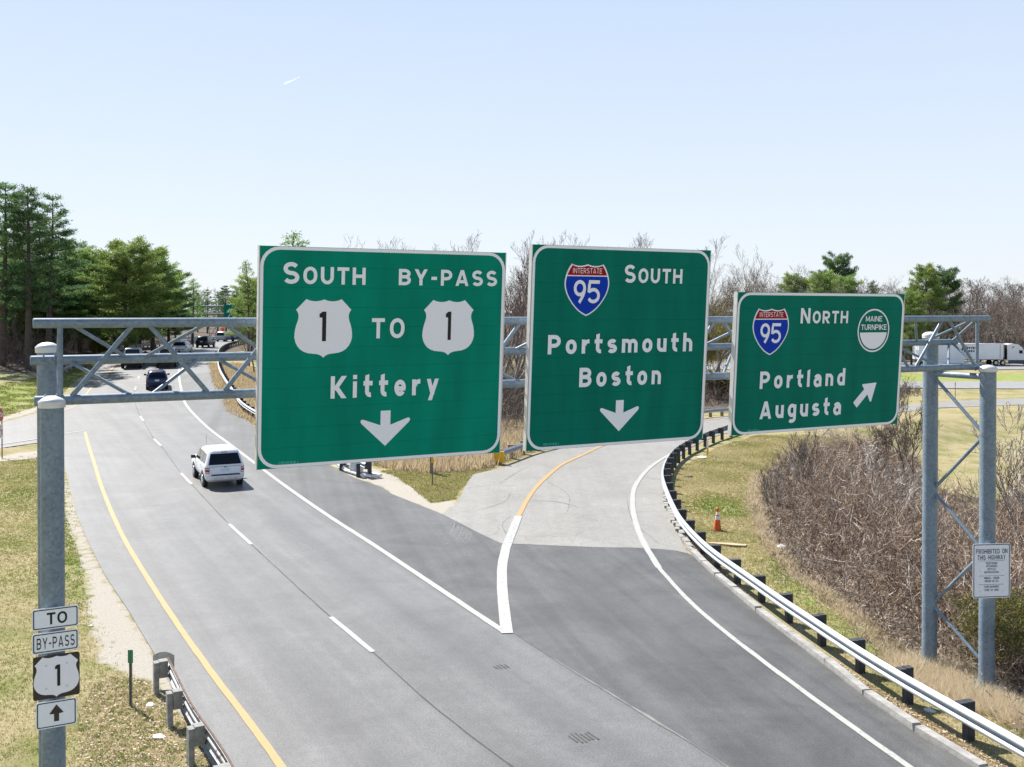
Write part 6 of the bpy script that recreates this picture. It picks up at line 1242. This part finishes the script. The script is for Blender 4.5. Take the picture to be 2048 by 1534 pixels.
shrub('bare_sapling', 'dark leaning sapling at the right edge beyond the posts', 2068, 34, 850, 36, M_CANE2, .009, stems=3, levels=4, kids=(7, 5, 4, 3), r0=.035)
# budding dark bush around the front right post
XYc = site(2020, 22.2); bb = thing('budding_bush', 'dark olive budding bush beside the foot of the front right gantry post', 'bush', (XYc[0], XYc[1], float(gz_at(*XYc))))
sg = branch_tree(2.0, .9, 4, seed=41, stems=12, kids=(6, 5, 4), r0=.014, up=.4); A = np.array([s[0] for s in sg]); B = np.array([s[1] for s in sg]); sp_ = np.array([1.7, 1.7, .95]); A, B = A*sp_, B*sp_
soup('branch', ribbons(A, B, np.full(len(A), .006), np.full(len(A), .004)), 4, M_CANE2, bb, dict(tint=np.repeat(np.clip(R.normal(.5, .2, len(A)), 0, 1), 4)))
q = np.repeat(B, 3, 0)+R.normal(0, .05, (3*len(B), 3)); soup('leaf', needle_tris(q, rand_unit(len(q)), np.full(len(q), .045), np.full(len(q), .014)), 3, M_OLIVE, bb, dict(tint=np.repeat(np.clip(R.normal(.35, .2, len(q)), 0, 1), 3)))
# green-yellow spring shrubs
for u, d, top, s, lab in ((1440, 100, 742, 3.0, 'yellow green spring shrub beyond the ramp between the second and third signs'), (1483, 150, 566, 6.5, 'yellow budding tree left of the 95 NORTH sign top'), (1432, 118, 600, 4.5, 'olive budding shrub beside the upper right of the Portsmouth sign'), (200, 116, 672, 2.5, 'yellow green shrub under the truss beside the left woods')):
    x, y = site(u, d); h = max(1.5, h_for(d, top)-tz(x, y)); o = thing('spring_shrub', lab, 'shrub', (x, y, tz(x, y))); sg = branch_tree(h, .8, 4, seed=int(u), stems=6, kids=(6, 5, 4), r0=.03); A = np.array([k[0] for k in sg]); B = np.array([k[1] for k in sg]); kz = h/B[:, 2].max(); A, B = A*kz, B*kz
    soup('branch', ribbons(A, B, np.full(len(A), .02), np.full(len(A), .014)), 4, M_CANE2, o, dict(tint=np.full(4*len(A), .5))); q = np.repeat(B, 4, 0)+R.normal(0, h*.03, (4*len(B), 3)); soup('crown', needle_tris(q, rand_unit(len(q)), np.full(len(q), .16), np.full(len(q), .05)), 3, M_OLIVE, o, dict(tint=np.repeat(np.clip(R.normal(.6, .2, len(q)), 0, 1), 3)))

def tufts(name, label, cat, poly, n, h, m, w, lean=.6, tint=(.5, .2), per=4, keep=None, ymax=400):
    XY = scatter(poly, n, ymax=ymax)
    if keep is not None: XY = XY[keep(XY)]
    n = len(XY); XYr = np.repeat(XY, per, 0)+R.normal(0, .035 if h[1] < .3 else .08, (n*per, 2)); N_ = len(XYr); Z = np.repeat(gz_at(XY[:, 0], XY[:, 1]), per)
    D = np.concatenate([R.normal(0, lean, (N_, 2)), np.ones((N_, 1))], 1); D /= np.linalg.norm(D, axis=1)[:, None]; ln = h[0]+(h[1]-h[0])*R.random(N_); sc = np.repeat(np.clip(XY[:, 1]/26, .8, 2.2), per)
    tb = np.repeat(tint[0] if np.isscalar(tint[0]) else tint[0](XY), per) if not np.isscalar(tint[0]) else np.full(N_, tint[0])
    V = needle_tris(np.column_stack([XYr, Z-.01]), D, ln, w*sc*(.7+.6*R.random(N_))); return tag(soup(name, V, 3, m, None, dict(tint=np.repeat(np.clip(tb+R.normal(0, tint[1], N_), 0, 1), 3))), label, cat, kind='stuff')
def clear(XY):
    x, y = XY[:, 0], XY[:, 1]; ok = off_road(x, y)
    for nm in ('gravel_left', 'gravel_gore', 'gravel_side_up'): ok &= ~inside(PATHS[nm], x, y) | (R.random(len(x)) < .07)
    return ok
def lushness(XY):
    x, y = XY[:, 0], XY[:, 1]; v = .47+.33*(x > 4)+.22*np.sin(x*.9+1.7*np.sin(y*.5))*np.sin(y*.7+x*.3)
    for nm in ('lush_post', 'lush_verge', 'lush_bank', 'lush_slope'): v = v-.42*np.clip(np.where(inside(PATHS[nm], x, y), 1, -1)*edge_dist(PATHS[nm], x, y)/.8+.5, 0, 1)
    return v
tufts('grass', 'short mown yellow green grass left of the gantry posts', 'grass', [(-4.5, 13.5), (-7.4, 20), (-12, 28), (-19, 43), (-24.5, 53), (-33, 46), (-19, 26), (-10, 13.5)], 52000, (.03, .085), M_BLADE, .010, tint=(lushness, .17), keep=clear)
tufts('grass', 'mown grass verge between the guardrail and the thicket', 'grass', [(8.0, 19), (6.3, 32), (6.5, 40), (8, 49), (12, 58), (16, 64), (22, 63), (14.6, 54.4), (12, 47.5), (10, 41), (8.8, 34.6), (8.4, 30), (9.3, 24), (9.4, 20), (10, 15), (9, 15)], 36000, (.03, .09), M_BLADE, .010, tint=(lushness, .17), keep=clear)
tufts('grass', 'patchy grass in the triangle of the gore', 'grass', PATHS['gore_grass'], 6000, (.04, .13), M_BLADE, .012, tint=(.62, .2), keep=clear)
tufts('grass', 'green grass bank beyond the side road', 'grass', PATHS['lush_bank'], 14000, (.05, .14), M_BLADE, .012, tint=(lambda XY: np.full(len(XY), .36), .14), keep=clear)
tufts('dry_grass', 'tan dead grass between the main road guardrail and the brush', 'dry grass', PATHS['dry_main'], 9000, (.10, .35), M_DRY, .010, .5, (.42, .2))
tufts('dry_grass', 'tall tan dead grass behind the gore', 'dry grass', PATHS['gore_drygrass'], 14000, (.25, .75), M_DRY, .010, .35, (.5, .22), keep=clear)
tufts('dry_grass', 'tan dead grass heaped around the right gantry footings', 'dry grass', PATHS['base_drygrass'], 3600, (.15, .50), M_DRY, .006, 1.1, (.92, .2), 6, keep=clear)
tufts('dry_grass', 'dead grass along the soil strip between kerb and guardrail', 'dry grass', PATHS['litter_rail'], 7000, (.03, .10), M_DRY, .008, 1.0, (.35, .25), 4, keep=clear)
tufts('grass', 'sparse green tufts among the dead leaves under the weathered guardrail', 'grass', PATHS['litter_left'], 700, (.04, .12), M_BLADE, .009, .7, (.25, .15), 9)
tufts('dry_grass', 'dead grass tussocks under the weathered guardrail', 'dry grass', PATHS['litter_left'], 1500, (.05, .14), M_DRY, .007, 1.0, (.68, .25), 4, keep=clear)
tufts('dry_grass', 'pale dead grass along the front edge of the thicket', 'dry grass', [(12.1, 48.2), (10.2, 41), (9.0, 34.6), (8.7, 30), (9.0, 26), (9.0, 22.5), (8.5, 22.4), (8.3, 30), (8.6, 34.6), (9.7, 41), (11.6, 48)], 2600, (.10, .32), M_DRY, .007, 1.0, (.72, .22), 4)
# dead leaves: small curled quads lying about
def leaves(poly, n, label, keepf=None):
    XY = scatter(poly, n); XY = XY[clear(XY)] if keepf is None else XY; n = len(XY); c = np.column_stack([XY, gz_at(XY[:, 0], XY[:, 1])+.02+.03*R.random(n)]); a = rand_unit(n)*np.array([1, 1, .3]); b = rand_unit(n)*np.array([1, 1, .3]); s = (.018+.03*R.random(n))[:, None]
    return tag(soup('dead_leaves', np.stack([c-a*s, c-b*s*.6, c+a*s, c+b*s*.6], 1).reshape(-1, 3), 4, M_LEAF, None, dict(tint=np.repeat(np.clip(R.normal(.66, .25, n), 0, 1), 4))), label, 'leaves', kind='stuff')
leaves(PATHS['litter_left'], 2200, 'brown dead leaves lying below the weathered guardrail'); leaves(PATHS['litter_rail'], 3500, 'brown dead leaves along the kerb under the bright guardrail')
leaves([(9.0, 19), (8.4, 24), (8.2, 30), (8.6, 35), (10, 42), (13, 50), (15, 50), (11, 40), (9.6, 30), (9.8, 22), (10.4, 18)], 5000, 'pale dead leaves along the edge of the thicket', 1)
